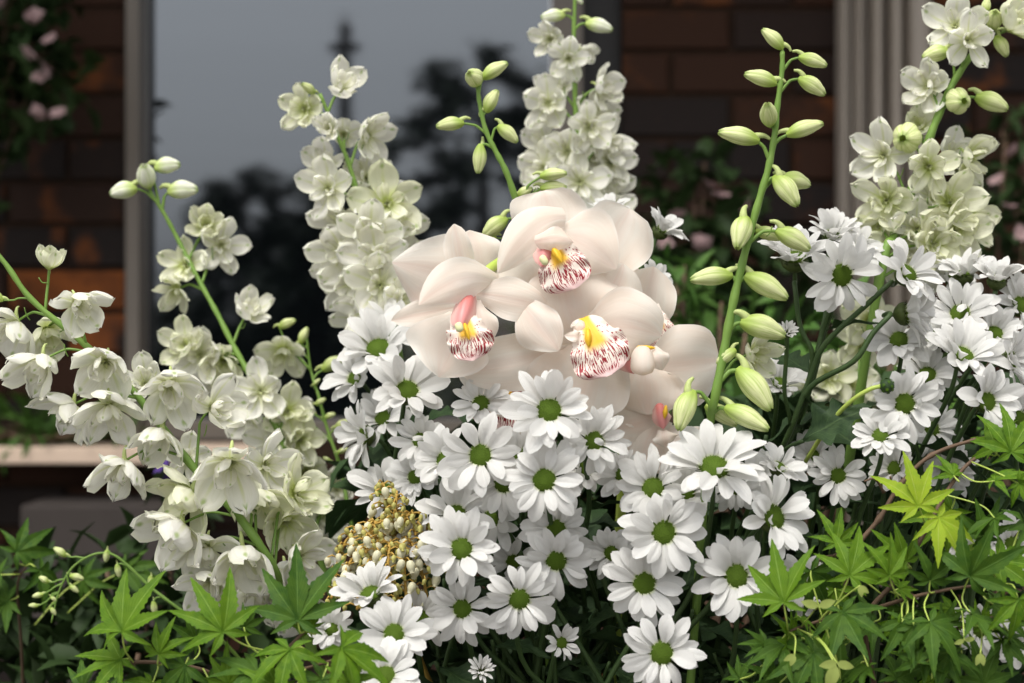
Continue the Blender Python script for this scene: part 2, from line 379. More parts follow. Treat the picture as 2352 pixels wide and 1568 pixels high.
# fluted post
post = empty('metal_post', (0, WY, 0)); tag(post, 'tall taupe metal post with vertical flutes fixed to the brick wall', 'post')
f = MB(); f.box(wx(1918), wx(2130), -0.030, -0.003, 0, ZTOP-0.01); f.build('backing', M['post'], post, False)
for a, b, y in ((1919, 1938, 0.055), (1950, 1970, 0.075), (1984, 2014, 0.085), (2024, 2058, 0.085), (2066, 2129, 0.07)):
    f = MB(); xa, xb = wx(a), wx(b); n = 8
    vs = []; fs = []
    for i in range(n+1):
        t = i/n; yy = -0.031-(y-0.031)*math.sin(math.pi*min(1, max(0, t)))**0.35
        for zz in (0.0, ZTOP-0.012): vs.append((lerp(xa, xb, t), yy, zz))
    fs = [(2*i, 2*i+2, 2*i+3, 2*i+1) for i in range(n)]
    f.add(vs, fs); f.build('flute', M['post'], post, False)
# unseen roof overhang, added to keep the brick wall in shade
f = MB(); f.box(-3.4, 3.4, WY-0.95, WY+1.2, ZTOP+0.0, ZTOP+0.10)
e = f.build('added_eaves', M['added_soffit'], None, False); tag(e, 'unseen roof overhang added above the brick wall to shade it', 'added_eaves')
# planter that holds all the stems
f = MB(); cx = 0.10
f.box(cx-0.62, cx+0.62, 1.38, 2.02, 0.0, 0.90)
pl = f.build('planter', M['planter'], None, False); tag(pl, 'dark planter box holding the whole flower arrangement', 'planter')
bv = pl.modifiers.new('bevel', 'BEVEL'); bv.width = 0.01; bv.segments = 2
def root_pt(p):
    return Vector((max(cx-0.55, min(cx+0.55, p.x*0.72+cx*0.28)), max(1.44, min(1.96, p.y+0.10)), 0.89))

# ------------------------------------------------------------------ leaves and shrubs
def leaf_add(mb, m, L, W, fold=0.2, curl=0.25, nu=2, nv=4):
    def fn(u, v):
        x = u*2-1; wd = W*math.sin(math.pi*min(1, v**0.75*0.98+0.01))**0.85
        return m @ Vector((v*L*(1-0.1*v), x*wd*0.5, abs(x)*wd*fold+math.sin(v*2.2)*curl*L*0.4-curl*L*0.5*v*v))
    mb.grid(nu, nv, fn)
def rot_rand(r): return Matrix.Rotation(r.uniform(0, 6.28), 4, 'Z') @ Matrix.Rotation(r.uniform(-1.2, 0.9), 4, 'Y') @ Matrix.Rotation(r.uniform(-0.8, 0.8), 4, 'X')
def shrub(name, label, cat, blobs, n, L, W, mat, seed, blossoms=(), bm='pink', brad=0.02, group=None, base=None, foot=(0, 0)):
    r = random.Random(seed); c0 = Vector(blobs[0][0])
    rt = empty(name, (c0.x, c0.y, 0)); tag(rt, label, cat, group); inv = Vector((-c0.x, -c0.y, 0))
    b = MB(); st = MB()
    for (c, rx, ry, rz) in blobs:
        c = Vector(c)
        for i in range(n):
            while True:
                q = Vector((r.uniform(-1, 1), r.uniform(-1, 1), r.uniform(-1, 1)))
                if q.length < 1: break
            p = c+Vector((q.x*rx, q.y*ry, q.z*rz))+inv
            leaf_add(b, Matrix.Translation(p) @ rot_rand(r), L*r.uniform(0.6, 1.25), W*r.uniform(0.7, 1.2), nv=3)
        for i in range(4):
            q = c+inv+Vector((r.uniform(-.6, .6)*rx, r.uniform(-.6, .6)*ry, r.uniform(-.3, .8)*rz))
            lo = Vector((foot[0]+r.uniform(-.05, .05), foot[1]+r.uniform(-.05, .05), 0.0 if base is None else base))
            st.tube(spline([lo, lo.lerp(q, .5)+Vector((r.uniform(-.05, .05), 0, 0)), q], 4), [0.006*(1-.07*k) for k in range(9)], 5)
    fo = b.build('foliage', M[mat], rt); fo['kind'] = 'stuff'
    st.build('branch', M['twig'], rt)
    for c in blossoms:
        fm = MB(); n5 = 6; ax = rot_rand(r)
        for k in range(n5):
            mm = Matrix.Translation(Vector(c)+inv) @ ax @ Matrix.Rotation(k*6.283/n5+r.uniform(-.2, .2), 4, 'Z') @ Matrix.Rotation(-0.5, 4, 'Y')
            leaf_add(fm, mm, brad*r.uniform(.8, 1.2), brad*0.9, 0.1, 0.3, 2, 3)
        fm.build('blossom', M[bm], rt)
    return rt
rr = random.Random(3)
def around(px, py, d, spread, n, dd=0.05):
    return [P(px+rr.gauss(0, spread), py+rr.gauss(0, spread), d+rr.uniform(-dd, dd)) for _ in range(n)]
shrub('flowering_shrub', 'dark leafy shrub with pale pink blossoms before the wall beside the window frame', 'shrub',
      [(P(30, 60, 3.42), .11, .10, .15), (P(70, 190, 3.42), .11, .10, .13), (P(-60, 300, 3.42), .1, .1, .2)], 110, .07, .035, 'bgleaf', 11,
      [P(x, y, 3.3) for x, y in ((80, 40), (120, 95), (60, 130), (100, 160), (95, 180), (140, 265), (85, 260), (5, 15), (65, 50))], 'pink', .022, foot=(-.7, .1))
shrub('flowering_shrub', 'dark shrub with dull pink blossoms growing against bricks beside metal post', 'shrub',
      [(P(1600, 520, 3.3), .14, .12, .16), (P(1690, 640, 3.3), .16, .12, .16), (P(1560, 680, 3.3), .14, .12, .14), (P(1840, 800, 3.3), .2, .12, .2)], 120, .07, .03, 'bgleaf', 12,
      [P(x, y, 3.15) for x, y in ((1655, 455), (1630, 430), (1560, 500), (1520, 560), (1610, 560), (1720, 480))], 'pink', .022)
shrub('flowering_shrub', 'brownish green shrub with small pink blossoms on the far side of metal post', 'shrub',
      [(P(2330, 430, 3.2), .10, .12, .14), (P(2300, 560, 3.2), .14, .12, .14), (P(2420, 500, 3.2), .12, .12, .2)], 110, .06, .02, 'bgleaf', 13,
      [P(x, y, 3.05) for x, y in ((2330, 350), (2290, 420), (2345, 540), (2250, 470), (2320, 480))], 'pink', .018)
shrub('filler_plant', 'mid green leafy plant behind the cream orchids and tall bud spike', 'plant',
      [(P(1590, 740, 2.5), .08, .10, .06), (P(1660, 790, 2.5), .09, .1, .07), (P(1540, 660, 2.55), .05, .1, .05), (P(1700, 870, 2.4), .1, .1, .08)], 50, .06, .012, 'bgleaf2', 14)
shrub('filler_plant', 'green leafy plant behind the branching daisy stalk', 'plant',
      [(P(1950, 850, 2.1), .10, .10, .07), (P(1800, 920, 2.05), .10, .1, .07), (P(2090, 960, 2.1), .1, .1, .08)], 60, .06, .02, 'bgleaf2', 15)
shrub('filler_plant', 'shaded leafy plant under the drooping thin bud spray', 'plant',
      [(P(60, 1420, 1.95), .11, .10, .07), (P(230, 1400, 1.95), .12, .10, .07), (P(60, 1560, 1.95), .14, .12, .07), (P(300, 1540, 1.9), .12, .12, .08), (P(480, 1480, 1.9), .1, .1, .08)], 130, .055, .02, 'bgleaf', 16)
shrub('filler_plant', 'low green cut leaves lying on the stone ledge', 'plant',
      [(P(60, 985, 3.55), .13, .05, .025), (P(170, 985, 3.55), .12, .05, .02), (P(-100, 980, 3.55), .12, .05, .025)], 40, .09, .02, 'bgleaf2', 17, base=1.11)
shrub('filler_plant', 'purple flowered plant behind the arching white delphinium', 'plant',
      [(P(420, 1120, 2.2), .03, .05, .05)], 25, .05, .02, 'bgleaf', 18, [P(x, y, 2.15) for x, y in ((385, 1075), (420, 1090), (440, 1110), (400, 1100), (450, 1075))], 'purple', .018)

# reflected things behind the camera: a conifer and a pole
def mirror(px, py, vd): p = P(px, py, vd); p.y = 2*(WY+GY)-vd; return p
def conifer(label, px, top, vd, height, rad, seed):
    r = random.Random(seed); t = mirror(px, top, vd); base = Vector((t.x, t.y, 0))
    rt = empty('conifer_tree', base); tag(rt, label, 'tree', 'trees across the yard'); H = t.z
    b = MB(); b.tube([(0,0,0),(0.03,0,H*.5),(0,0,H)], [0.12, 0.07, 0.01], 7); b.build('trunk', M['bark'], rt)
    c = MB(); lim = MB(); n = 46
    for i in range(n):
        h = H*(0.12+0.86*i/n); a = i*2.4+r.uniform(-.4, .4); L = rad*(1-(h/H)**1.6)*r.uniform(0.6, 1.15)+0.12
        d = Vector((math.cos(a), math.sin(a), 0)); pts = []
        for k in range(6):
            q = k/5; pts.append(Vector((0,0,h))+d*L*q+Vector((0,0,0.18*L*q-0.35*L*q*q)))
        lim.tube(pts, [0.018*(1-.8*k/5) for k in range(6)], 5)
        for k in range(int(60*L)+20):
            q = r.uniform(0.15, 1)**0.8; p = Vector((0,0,h))+d*L*q+Vector((0,0,0.18*L*q-0.35*L*q*q))+Vector((r.gauss(0,.05), r.gauss(0,.05), r.gauss(0,.035)))
            leaf_add(c, Matrix.Translation(p) @ Matrix.Rotation(a+r.uniform(-1,1), 4, 'Z') @ Matrix.Rotation(r.uniform(-.3,.6), 4, 'Y') @ Matrix.Rotation(r.uniform(-1,1),4,'X'), r.uniform(.16,.34), .09, .1, .3, 1, 2)
    lim.build('limb', M['bark'], rt); cr = c.build('crown', M['conifer'], rt); cr['kind'] = 'stuff'
conifer('tall dark conifer standing across the yard, mirrored in the window', 1105, 90, 15.0, 4, 1.9, 5)
conifer('shorter dark conifer across the yard, mirrored low in the window', 560, 380, 14.5, 3, 1.05, 6)
conifer('squat dark conifer across the yard, mirrored beside the delphiniums', 800, 360, 14.0, 3, 1.5, 8)
tp = mirror(792, 45, 15.6); f = MB(); f.tube([(0,0,0),(0,0,tp.z)], [0.075, 0.055], 10); f2 = MB(); f2.box(-.13, .13, -.03, .03, tp.z-.28, tp.z-.18)
po = empty('utility_pole', (tp.x, tp.y, 0)); tag(po, 'dark utility pole across the yard, mirrored in the window glass', 'pole')
f.build('pole', M['pole'], po); f2.build('crossarm', M['pole'], po, False)
# the house on the far side of the yard, only met by the mirror
hb = empty('hedge', (0, -16, 0)); tag(hb, 'long dark hedge across the yard behind the camera', 'hedge')
c = MB(); r = random.Random(21)
for i in range(2600):
    leaf_add(c, Matrix.Translation((r.uniform(-12, 12), r.gauss(0, .25), r.uniform(0, 1.5)+r.random()**3*.5)) @ rot_rand(r), .22, .12, .1, .3, 1, 2)
c.box(-12, 12, -.3, .3, 0, 1.3)
h = c.build('foliage', M['conifer'], hb); h['kind'] = 'stuff'

# ------------------------------------------------------------------ daisies
def petal_mesh(seed):
    r = random.Random(seed); W = r.uniform(0.37, 0.50); rec = r.uniform(0.0, 0.42); tw = r.uniform(-.18, .18); notch = r.uniform(0, .05); gv = r.uniform(.008, .018); bend = r.uniform(-.10, .10); cp = r.uniform(.06, .34); wv = r.uniform(0, .05); ph = r.uniform(0, 6)
    tip = r.uniform(1.5, 2.6); b = MB()
    def fn(u, v):
        x = u*2-1
        wd = W*(0.34+0.66*sm(0, 0.6, v))*math.sqrt(max(0.0, 1-max(0, (v-0.62)/0.385)**tip))
        wd = max(wd, 0.01)
        L = v*(1-notch*(1-abs(x))*(v**6)) - 0.02*abs(x)*v
        zz = 0.07*math.sin(v*math.pi*0.9)-rec*v*v*v*0.55 + wv*math.sin(v*5+ph)*x*.5 + cp*wd*x*x*(1-v*.7) - gv*math.cos(x*3.14159*2.0)*math.sin(v*3.0)*.8
        y = x*wd*0.5+bend*v*v
        a = tw*v; y, zz = y*math.cos(a)-zz*math.sin(a)*.3, zz+y*math.sin(a)
        return Vector((L, y, zz))
    b.grid(8, 9, fn)
    return mesh('petal', b.v, b.f, M['petal'], b.uv)
PETALS = [petal_mesh(100+i) for i in range(14)]
def curled_mesh(seed):
    r = random.Random(seed); W = .34; b = MB()
    def fn(u, v):
        x = u*2-1; wd = W*(0.3+.7*sm(0, .5, v))*math.sqrt(max(0.0004, 1-max(0, (v-.6)/.41)**2)); a = v*v*r0
        return Vector((v*.8*math.cos(a*.6), x*wd*.42, .5*v*math.sin(a)+.35*wd*x*x))
    r0 = r.uniform(1.0, 1.7); b.grid(6, 8, fn); return mesh('petal', b.v, b.f, M['petal'], b.uv)
CURLED = [curled_mesh(5), curled_mesh(6)]
def disc_mesh():
    b = MB(); n = 130
    b.grid(20, 6, lambda u, v: Vector((math.cos(u*6.2832)*math.sin(v*1.5708), math.sin(u*6.2832)*math.sin(v*1.5708), 0.34*math.cos(v*1.5708)-0.05)))
    for i in range(n):
        rr_ = math.sqrt((i+.5)/n); a = i*2.39996; z = .34*math.sqrt(max(0, 1-rr_*rr_))-.05+0.02
        if i < 20: z -= 0.07*(1-i/20)
        c = Vector((rr_*math.cos(a), rr_*math.sin(a), z)); s = 0.06; nrm = Vector((c.x*.5, c.y*.5, .8)).normalized()
        vs = [c+Vector((s*math.cos(k*1.2566), s*math.sin(k*1.2566), -.03)) for k in range(5)]+[c+nrm*.075]
        b.add(vs, [(k, (k+1) % 5, 5) for k in range(5)])
    return mesh('disc', b.v, b.f, M['disc'], b.uv)
DISC = disc_mesh()
def calyx_mesh():
    b = MB()
    prof = [(0.10, -.42), (0.22, -.36), (0.36, -.22), (0.40, -.08), (0.34, 0.0)]
    b.grid(14, 4, lambda u, v: Vector((math.cos(u*6.2832)*prof[round(v*4)][0], math.sin(u*6.2832)*prof[round(v*4)][0], prof[round(v*4)][1])))
    for k in range(16):
        a = k*0.3927+(.1 if k % 2 else -.1); m = Matrix.Rotation(a, 4, 'Z') @ Matrix.Translation((.27+.05*(k % 2), 0, -.30+.08*(k % 2))) @ Matrix.Rotation(-1.05, 4, 'Y')
        leaf_add(b, m, .36, .12, .1, .4, 2, 3)
    return mesh('calyx', b.v, b.f, M['calyx'], b.uv)
CALYX = calyx_mesh()
GD = 'white daisy chrysanthemums with green centres'
def daisy(px, py, r_, nx, nz, d, elev, label, away=False, n=13, stem=None, seed=None, group=None, discr=0.28, plen=1.0):
    r = random.Random(seed if seed is not None else int(px*7+py)); c = P(px, py, d); nn = N(nx, nz, away); s = r_*S(d)
    rt = empty('daisy', c); tag(rt, label, 'daisy', group)
    F = frame_from(nn, r.uniform(0, 6.28)); dr = discr*s
    sc = lambda k: Matrix.Diagonal((k, k, k, 1))
    obj('disc', DISC, rt, F @ Matrix.Diagonal((dr, dr, dr*r.uniform(.8, 1.15), 1)))
    obj('calyx', CALYX, rt, F @ Matrix.Translation((0, 0, -.03*s)) @ sc(s*.78))
    for ring, (cnt, e0, l0, zo) in enumerate(((n, elev-6, 0.80, -.04), (max(6, int(n*.72)), elev+13, 0.72, .0))):
        a0 = r.uniform(0, 6)
        for k in range(cnt):
            if r.random() < 0.03: continue
            a = a0+k*6.2832/cnt+r.uniform(-.19, .19); e = R(e0+r.gauss(0, 10)); L = s*plen*l0*r.uniform(.80, 1.12)
            me = r.choice(PETALS)
            if ring and r.random() < .015: me = r.choice(CURLED); e += .5
            m = F @ Matrix.Rotation(a, 4, 'Z') @ Matrix.Translation((dr*.80, 0, zo*s)) @ Matrix.Rotation(-e, 4, 'Y') @ Matrix.Rotation(r.gauss(0, .28), 4, 'X') @ Matrix.Diagonal((L, L*r.uniform(.82, 1.12)*(1 if r.random() < .5 else -1), L, 1))
            obj('petal', me, rt, m)
    b = MB(); q = -nn*(.30*s)
    if stem: pts = [q, -nn*(.6*s)]+[P(*t)-c for t in stem]
    else:
        rp = root_pt(c)+Vector((r.gauss(0, .07), r.uniform(0, .06), 0)); e2 = rp-c
        down = Vector((0, 0, -1)); back = Vector((0, .35, 0))
        pts = [q, -nn*(.8*s)+down*.012, -nn*(.9*s)+back*.12+down*.07+Vector((e2.x*.15, 0, 0)), e2*.6+Vector((r.gauss(0, .02), .01+r.uniform(0, .03), 0)), e2]
    sp = spline(pts, 5); b.tube(sp, [lerp(.0019, .0026, i/len(sp)) for i in range(len(sp))], 6)
    b.build('stem', M['cstem'], rt)
    return rt
D = [
 # front, centre
 (1262,942,104,.05,.30,1.405,22,'white daisy with green disc against the lower orchid, topmost of the front cluster'),
 (1103,1045,94,-.15,.22,1.415,20,'white daisy with oval green disc left of and below the topmost front daisy'),
 (1250,1102,94,.0,.08,1.40,15,'white daisy with large green disc directly under the topmost front daisy'),
 (1365,1013,84,.30,.28,1.43,24,'white daisy with partly hidden disc beside the topmost front daisy under the orchids'),
 (1157,1110,80,-.1,-.05,1.445,15,'shaded white daisy tucked behind the daisy with large green disc'),
 (1022,1056,80,-.35,.35,1.45,28,'white daisy turned aside, left of the oval-disc daisy below orchids'),
 (1060,1260,92,-.1,.18,1.415,20,'white daisy with large pointed petals beside the yellow pieris cluster'),
 (1278,1215,78,.1,-.15,1.445,14,'shaded white daisy hanging beneath the daisy with large green disc'),
 (1278,1288,86,.05,-.12,1.43,18,'white daisy above the dark hollow, with drooping lower petals'),
 (1062,1398,80,-.1,-.05,1.43,16,'white daisy with dark green disc below the pieris-side daisy'),
 (1193,1376,86,.0,-.08,1.405,14,'white daisy with a curled petal over its disc, lowest of the middle cluster'),
 (905,1456,90,-.02,.62,1.385,26,'white daisy opened upwards in front of the pieris next to maple leaves'),
 (850,1362,88,-.25,.72,1.41,34,'white daisy seen from the side just below the pieris'),
 (885,1550,84,.0,.55,1.36,22,'white daisy low beside the bright maple leaf'),
 (762,1445,60,-.4,.5,1.43,28,'white daisy half hidden behind the left maple leaves'),
 (968,1420,72,.25,.25,1.46,24,'white daisy behind the upward opened daisy near pieris'),
 (1525,1222,100,.02,.18,1.395,18,'big white daisy with yellow-green disc in the front right of the middle group'),
 (1480,1340,94,-.02,.04,1.405,14,'white daisy with big dark green disc under the big yellow-green-disc daisy'),
 (1692,1322,100,-.08,.10,1.40,17,'white daisy with wide green disc touching the right maple leaves'),
 (1778,1187,108,.42,.25,1.40,24,'white daisy turned right with folded petals, above the right maple leaves'),
 (1520,1500,96,-.02,.02,1.38,10,'flat white daisy with round dark disc, lowest over the dark hollow'),
 (1640,1072,122,.08,.80,1.40,30,'large many-petalled white daisy seen from the side under the tall bud spike'),
 (1790,1072,66,.3,.6,1.43,30,'small white daisy behind the large side-seen daisy'),
 (1500,1120,92,-.05,.45,1.44,26,'white daisy behind the big yellow-green-disc daisy'),
 (1432,1090,70,-.25,.35,1.46,26,'white daisy showing a sliver of disc below the orchids'),
 (1405,1270,66,-.25,.15,1.47,22,'shaded white daisy deep behind the big dark-disc daisy'),
 (1925,1092,66,.0,.12,1.47,16,'small neat white daisy at the foot of the branching stalk'),
 (1868,1048,62,-.2,.45,1.52,26,'white daisy behind the small neat daisy'),
 (2055,1075,66,-.55,.35,1.50,32,'white daisy turned left beside the bare brown twig'),
 (1290,1476,46,.3,.12,1.45,26,'small half-open white daisy alone over the dark hollow'),
 (1690,1120,60,.0,-.2,1.47,18,'shaded white daisy among stems below the large side-seen daisy'),
 # upper left
 (868,800,104,-.25,.66,1.60,32,'blurred white daisy below the dense white delphinium left of the orchids'),
 (935,895,98,.05,.74,1.53,24,'white daisy opened flat upwards below the left orchid'),
 (815,868,76,-.5,.45,1.62,30,'blurred white daisy leaning left near the dense delphinium'),
 (835,1000,76,-.75,.2,1.58,36,'blurred white daisy seen from the side on a dark stem'),
 (885,1130,86,-.1,.6,1.56,28,'soft white daisy just above the yellow pieris tip'),
 (1105,925,72,-.05,.6,1.47,30,'white daisy behind the oval-disc daisy under the left orchid'),
 (1045,1180,88,-.2,.55,1.45,30,'white daisy behind the pointed-petal daisy near pieris'),
 # behind the orchids
 (1400,490,56,.1,.8,1.66,34,'white daisy peeping over the top orchid'),
 (1520,528,62,.5,.6,1.62,38,'white daisy beside the top right orchid petal'),
 (1500,640,46,.4,.5,1.60,30,'small white daisy behind the right orchid'),
 # right group
 (1825,590,98,-.05,.82,1.50,36,'tall white daisy with layered petals behind the bud spike'),
 (1912,540,72,.15,.86,1.56,42,'white cup-shaped daisy with visible calyx above the branching stalk'),
 (1933,632,94,.08,.02,1.46,20,'white daisy with ragged petals round a green disc on the branching stalk'),
 (2085,628,86,.55,.55,1.47,30,'white daisy leaning right at the end of the upper branch'),
 (2085,720,86,.80,.15,1.48,42,'white daisy seen from behind at the end of the lower branch'),
 (2065,780,80,-.1,.72,1.50,28,'white daisy drooping beneath the back-turned daisy'),
 (2212,815,100,.10,.66,1.46,28,'wide white daisy opened upwards right of the branching stalk'),
 (2205,720,88,-.1,.62,1.53,30,'white daisy behind the wide upward daisy'),
 (2212,628,76,-.1,.92,1.56,40,'white daisy standing upright with spiky dark calyx, under right delphinium'),
 (2290,640,70,.1,.93,1.54,42,'white daisy on a pale stem with dark calyx, beside the upright one'),
 (2345,700,80,.3,.4,1.55,30,'white daisy behind the pale-stemmed daisy'),
 (2078,926,88,.05,.12,1.45,18,'white daisy with green disc next to the round green bud'),
 (2268,922,84,.50,.12,1.44,24,'white daisy turned aside with narrow green disc above right maple'),
 (2322,828,84,.80,.2,1.47,36,'white daisy turned away with spiky green calyx'),
 (2022,1000,70,-.1,.70,1.44,32,'white daisy tipped up below the green-disc daisy near the round bud'),
 (2235,1265,66,-.2,.5,1.47,26,'white daisy showing through the right maple leaves'),
 (2325,1250,72,.1,.3,1.47,26,'white daisy behind the dark maple leaf'),
 (2250,1445,70,.1,.1,1.46,26,'white daisy low behind the right maple sprays'),
 (1838,1345,70,-.1,.1,1.48,22,'white daisy behind the pierced maple leaf'),
 (1790,880,70,.1,.6,1.58,30,'blurred white daisy behind the bud spike'),
 (2180,1080,70,-.1,.4,1.53,28,'white daisy behind the lime maple leaf'),
 (2330,1480,60,.1,.2,1.50,28,'white daisy beneath dark maple leaves'),
 (2190,640,60,.2,.5,1.62,28,'blurred white daisy behind the upright spiky calyx'),
 (1130,1190,78,-.1,.2,1.475,24,'shaded white daisy wedged between the oval-disc and pointed-petal daisies'),
 (1345,1075,70,.2,.3,1.475,26,'shaded white daisy under the partly hidden disc daisy'),
 (1575,1130,80,.1,.55,1.465,28,'white daisy between the large side-seen daisy and the big yellow-green-disc daisy'),
 (1195,1050,74,.0,.4,1.47,26,'white daisy filling the gap between the topmost and large-disc daisies'),
 (965,1010,66,-.4,.4,1.52,28,'soft white daisy between pieris tip and the aside-turned daisy'),
 (975,1240,66,-.3,.3,1.47,26,'white daisy just right of the yellow pieris cone'),
 (1180,1290,64,-.1,.1,1.49,22,'dim white daisy deep above the curled-petal daisy'),
 (2130,860,74,-.1,.5,1.54,28,'white daisy above the green-disc daisy near the round bud'),
 (2145,775,72,-.1,.6,1.55,30,'white daisy between back-turned daisy and the wide upward daisy'),
 (2285,765,76,.2,.5,1.53,28,'white daisy under the pale-stemmed daisy'),
 (2340,960,70,.2,.3,1.50,26,'white daisy over the upright maple leaf'),
 (1965,575,66,.2,.6,1.60,32,'blurred white daisy behind the ragged-petalled daisy'),
 (2140,985,66,.1,.3,1.53,24,'white daisy between green-disc daisy and the bare twig'),
 (905,765,84,.1,.6,1.66,30,'blurred white daisy topmost below the dense delphinium'),
 (880,960,76,-.3,.5,1.60,30,'soft white daisy on dark stem under the flat upward daisy'),
 (955,1095,70,-.2,.5,1.54,28,'soft white daisy right of the pieris tip'),
 (1740,1090,62,.2,.5,1.50,28,'white daisy tucked right of the large side-seen daisy'),
]
STEMS = {
 1825: [(1826, 660, 1.50), (1838, 750, 1.50), (1866, 815, 1.50), (1850, 900, 1.51), (1800, 1030, 1.53), (1730, 1200, 1.58)],
 1912: [(1905, 640, 1.54), (1895, 730, 1.53), (1870, 840, 1.52), (1830, 960, 1.53), (1790, 1040, 1.54), (1730, 1180, 1.6)],
 1933: [(1915, 690, 1.485), (1890, 760, 1.50), (1865, 860, 1.50), (1815, 990, 1.515), (1750, 1130, 1.55)],
 2085: [(2045, 650, 1.47), (1990, 700, 1.475), (1895, 790, 1.49), (1860, 870, 1.50), (1810, 1000, 1.51), (1750, 1130, 1.55)],
 'back': [(2045, 722, 1.465), (2005, 765, 1.465), (1960, 830, 1.47), (1860, 890, 1.49), (1815, 990, 1.505), (1750, 1130, 1.55)],
 2290: [(2286, 670, 1.54), (2275, 730, 1.545), (2250, 860, 1.57), (2200, 1000, 1.6)],
}
jr = random.Random(99)
for t in D:
    px, py, r_, nx, nz, d, e, lab = t
    nx += jr.gauss(0, .10); nz += jr.gauss(0, .09); st = STEMS.get(px)
    if px == 2085 and py == 720: st = STEMS['back']
    if px == 1525 or px == 1640 or px == 1692: st = None
    small = r_ < 50
    daisy(px, py, r_*1.06, nx, nz, d, e+5+jr.gauss(0, 5), lab, n=16 if r_ > 110 else (10 if small else 13), stem=st, group=GD, discr=.27 if not small else .30)
# half-open tufts and the round bud
def tuft(px, py, r_, d, label, stem):
    r = random.Random(px); c = P(px, py, d); s = r_*S(d); rt = empty('opening_daisy', c); tag(rt, label, 'daisy', 'opening daisy buds')
    F = frame_from(N(.1, .5)); obj('calyx', CALYX, rt, F @ Matrix.Diagonal((s*1.3, s*1.3, s*1.3, 1)))
    for k in range(26):
        q = math.sqrt((k+.5)/26); a = k*2.4
        m = F @ Matrix.Rotation(a, 4, 'Z') @ Matrix.Translation((q*s*.45, 0, 0)) @ Matrix.Rotation(-R(85-q*45+r.uniform(-12, 12)), 4, 'Y') @ Matrix.Diagonal((s*.75, s*.55, s*.75, 1))
        obj('petal', r.choice(PETALS), rt, m)
    b = MB(); sp = spline([Vector((0,0,-.3*s))]+[P(*t)-c for t in stem], 5); b.tube(sp, .0019, 6); b.build('stem', M['cstem'], rt)
tuft(1808, 762, 27, 1.47, 'tight little white daisy just opening, beside the bud spike', [(1806, 820, 1.48), (1802, 900, 1.49), (1815, 980, 1.51), (1790, 1060, 1.54)])
tuft(1105, 1538, 34, 1.43, 'tight white daisy bud opening low in the dark hollow', [(1130, 1590, 1.46), (1200, 1700, 1.52)])
c = P(2037, 886, 1.44); rt = empty('chrysanthemum_bud', c); tag(rt, 'round closed green chrysanthemum bud on an arching stem', 'flower bud')
b = MB(); s = 20*S(1.44)
b.grid(14, 8, lambda u, v: Vector((s*.86*math.cos(u*6.2832)*math.sin(v*3.1416), s*.86*math.sin(u*6.2832)*math.sin(v*3.1416), s*.8*math.cos(v*3.1416))))
b.build('core', M['cleaf'], rt)
for k in range(26):
    th = math.acos(1-2*(k+.5)/26); a = k*2.4; dr = Vector((math.sin(th)*math.cos(a), math.sin(th)*math.sin(a), math.cos(th)))
    m = MB(); leaf_add(m, Matrix.Translation(dr*s*.8) @ frame_from(dr, a) @ Matrix.Rotation(.1, 4, 'Y'), s*.6, s*.4, .1, .5, 2, 3); m.build('bract', M['maple'] if k % 3 == 0 else M['mapled'], rt)
b = MB(); b.tube(spline([Vector((-s*.6, 0, 0))]+[P(*t)-c for t in ((1995, 895, 1.44), (1950, 925, 1.45), (1905, 975, 1.47), (1850, 1060, 1.5))], 5), .0018, 6); b.build('stem', M['petiole'], rt)

# chrysanthemum stalks with lobed leaves
def cleaf_mesh(seed):
    r = random.Random(seed); b = MB(); ph = r.uniform(0, 6); cu = r.uniform(.1, .35)
    def fn(u, v):
        x = u*2-1; base = .46*math.sin(math.pi*min(1, v**.8*.97+.03))**.7
        lob = 1+.34*math.sin(v*21+ph*.2)*sm(.1, .3, v)
        wd = base*lob*(0.35+.65*sm(.05, .45, v))
        return Vector((v-.1*abs(x)*v*(1 if v < .9 else .3), x*wd*.6, .10*abs(x)*wd*2+cu*(.5*v-.9*v*v)+.02*math.sin(v*14+x*3)))
    b.grid(6, 18, fn); return mesh('leaf', b.v, b.f, M['cleaf'], b.uv)
CL = [cleaf_mesh(i) for i in range(5)]
def stalk(label, path, d, leaves, seed, rad=.003, lsize=.07):
    r = random.Random(seed); pts = [P(*p) for p in path]; base = pts[-1]; rt = empty('leafy_stalk', base); tag(rt, label, 'stalk', 'leafy chrysanthemum stalks')
    sp = spline([p-base for p in pts], 6); b = MB(); b.tube(sp, [lerp(rad*.7, rad, i/len(sp)) for i in range(len(sp))], 7); b.build('stem', M['cstem'], rt)
    for k in range(leaves):
        q = sp[int(len(sp)*(k+.5)/leaves)]; a = k*2.4+r.uniform(-.5, .5); L = lsize*r.uniform(.7, 1.2)
        obj('leaf', r.choice(CL), rt, Matrix.Translation(q) @ Matrix.Rotation(a, 4, 'Z') @ Matrix.Rotation(r.uniform(-.5, .5), 4, 'Y') @ Matrix.Rotation(r.uniform(-.5, .5), 4, 'X') @ Matrix.Diagonal((L, L, L, 1)))
    return rt
stalk('thick branching daisy stalk standing between bud spike and right daisies', [(1895, 740, 1.505), (1862, 880, 1.505), (1815, 1000, 1.52), (1760, 1110, 1.55), (1690, 1330, 1.6)], 1.5, 7, 1, .0042, .045)
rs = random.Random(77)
GRP = 'shaded dark leafy stalk '
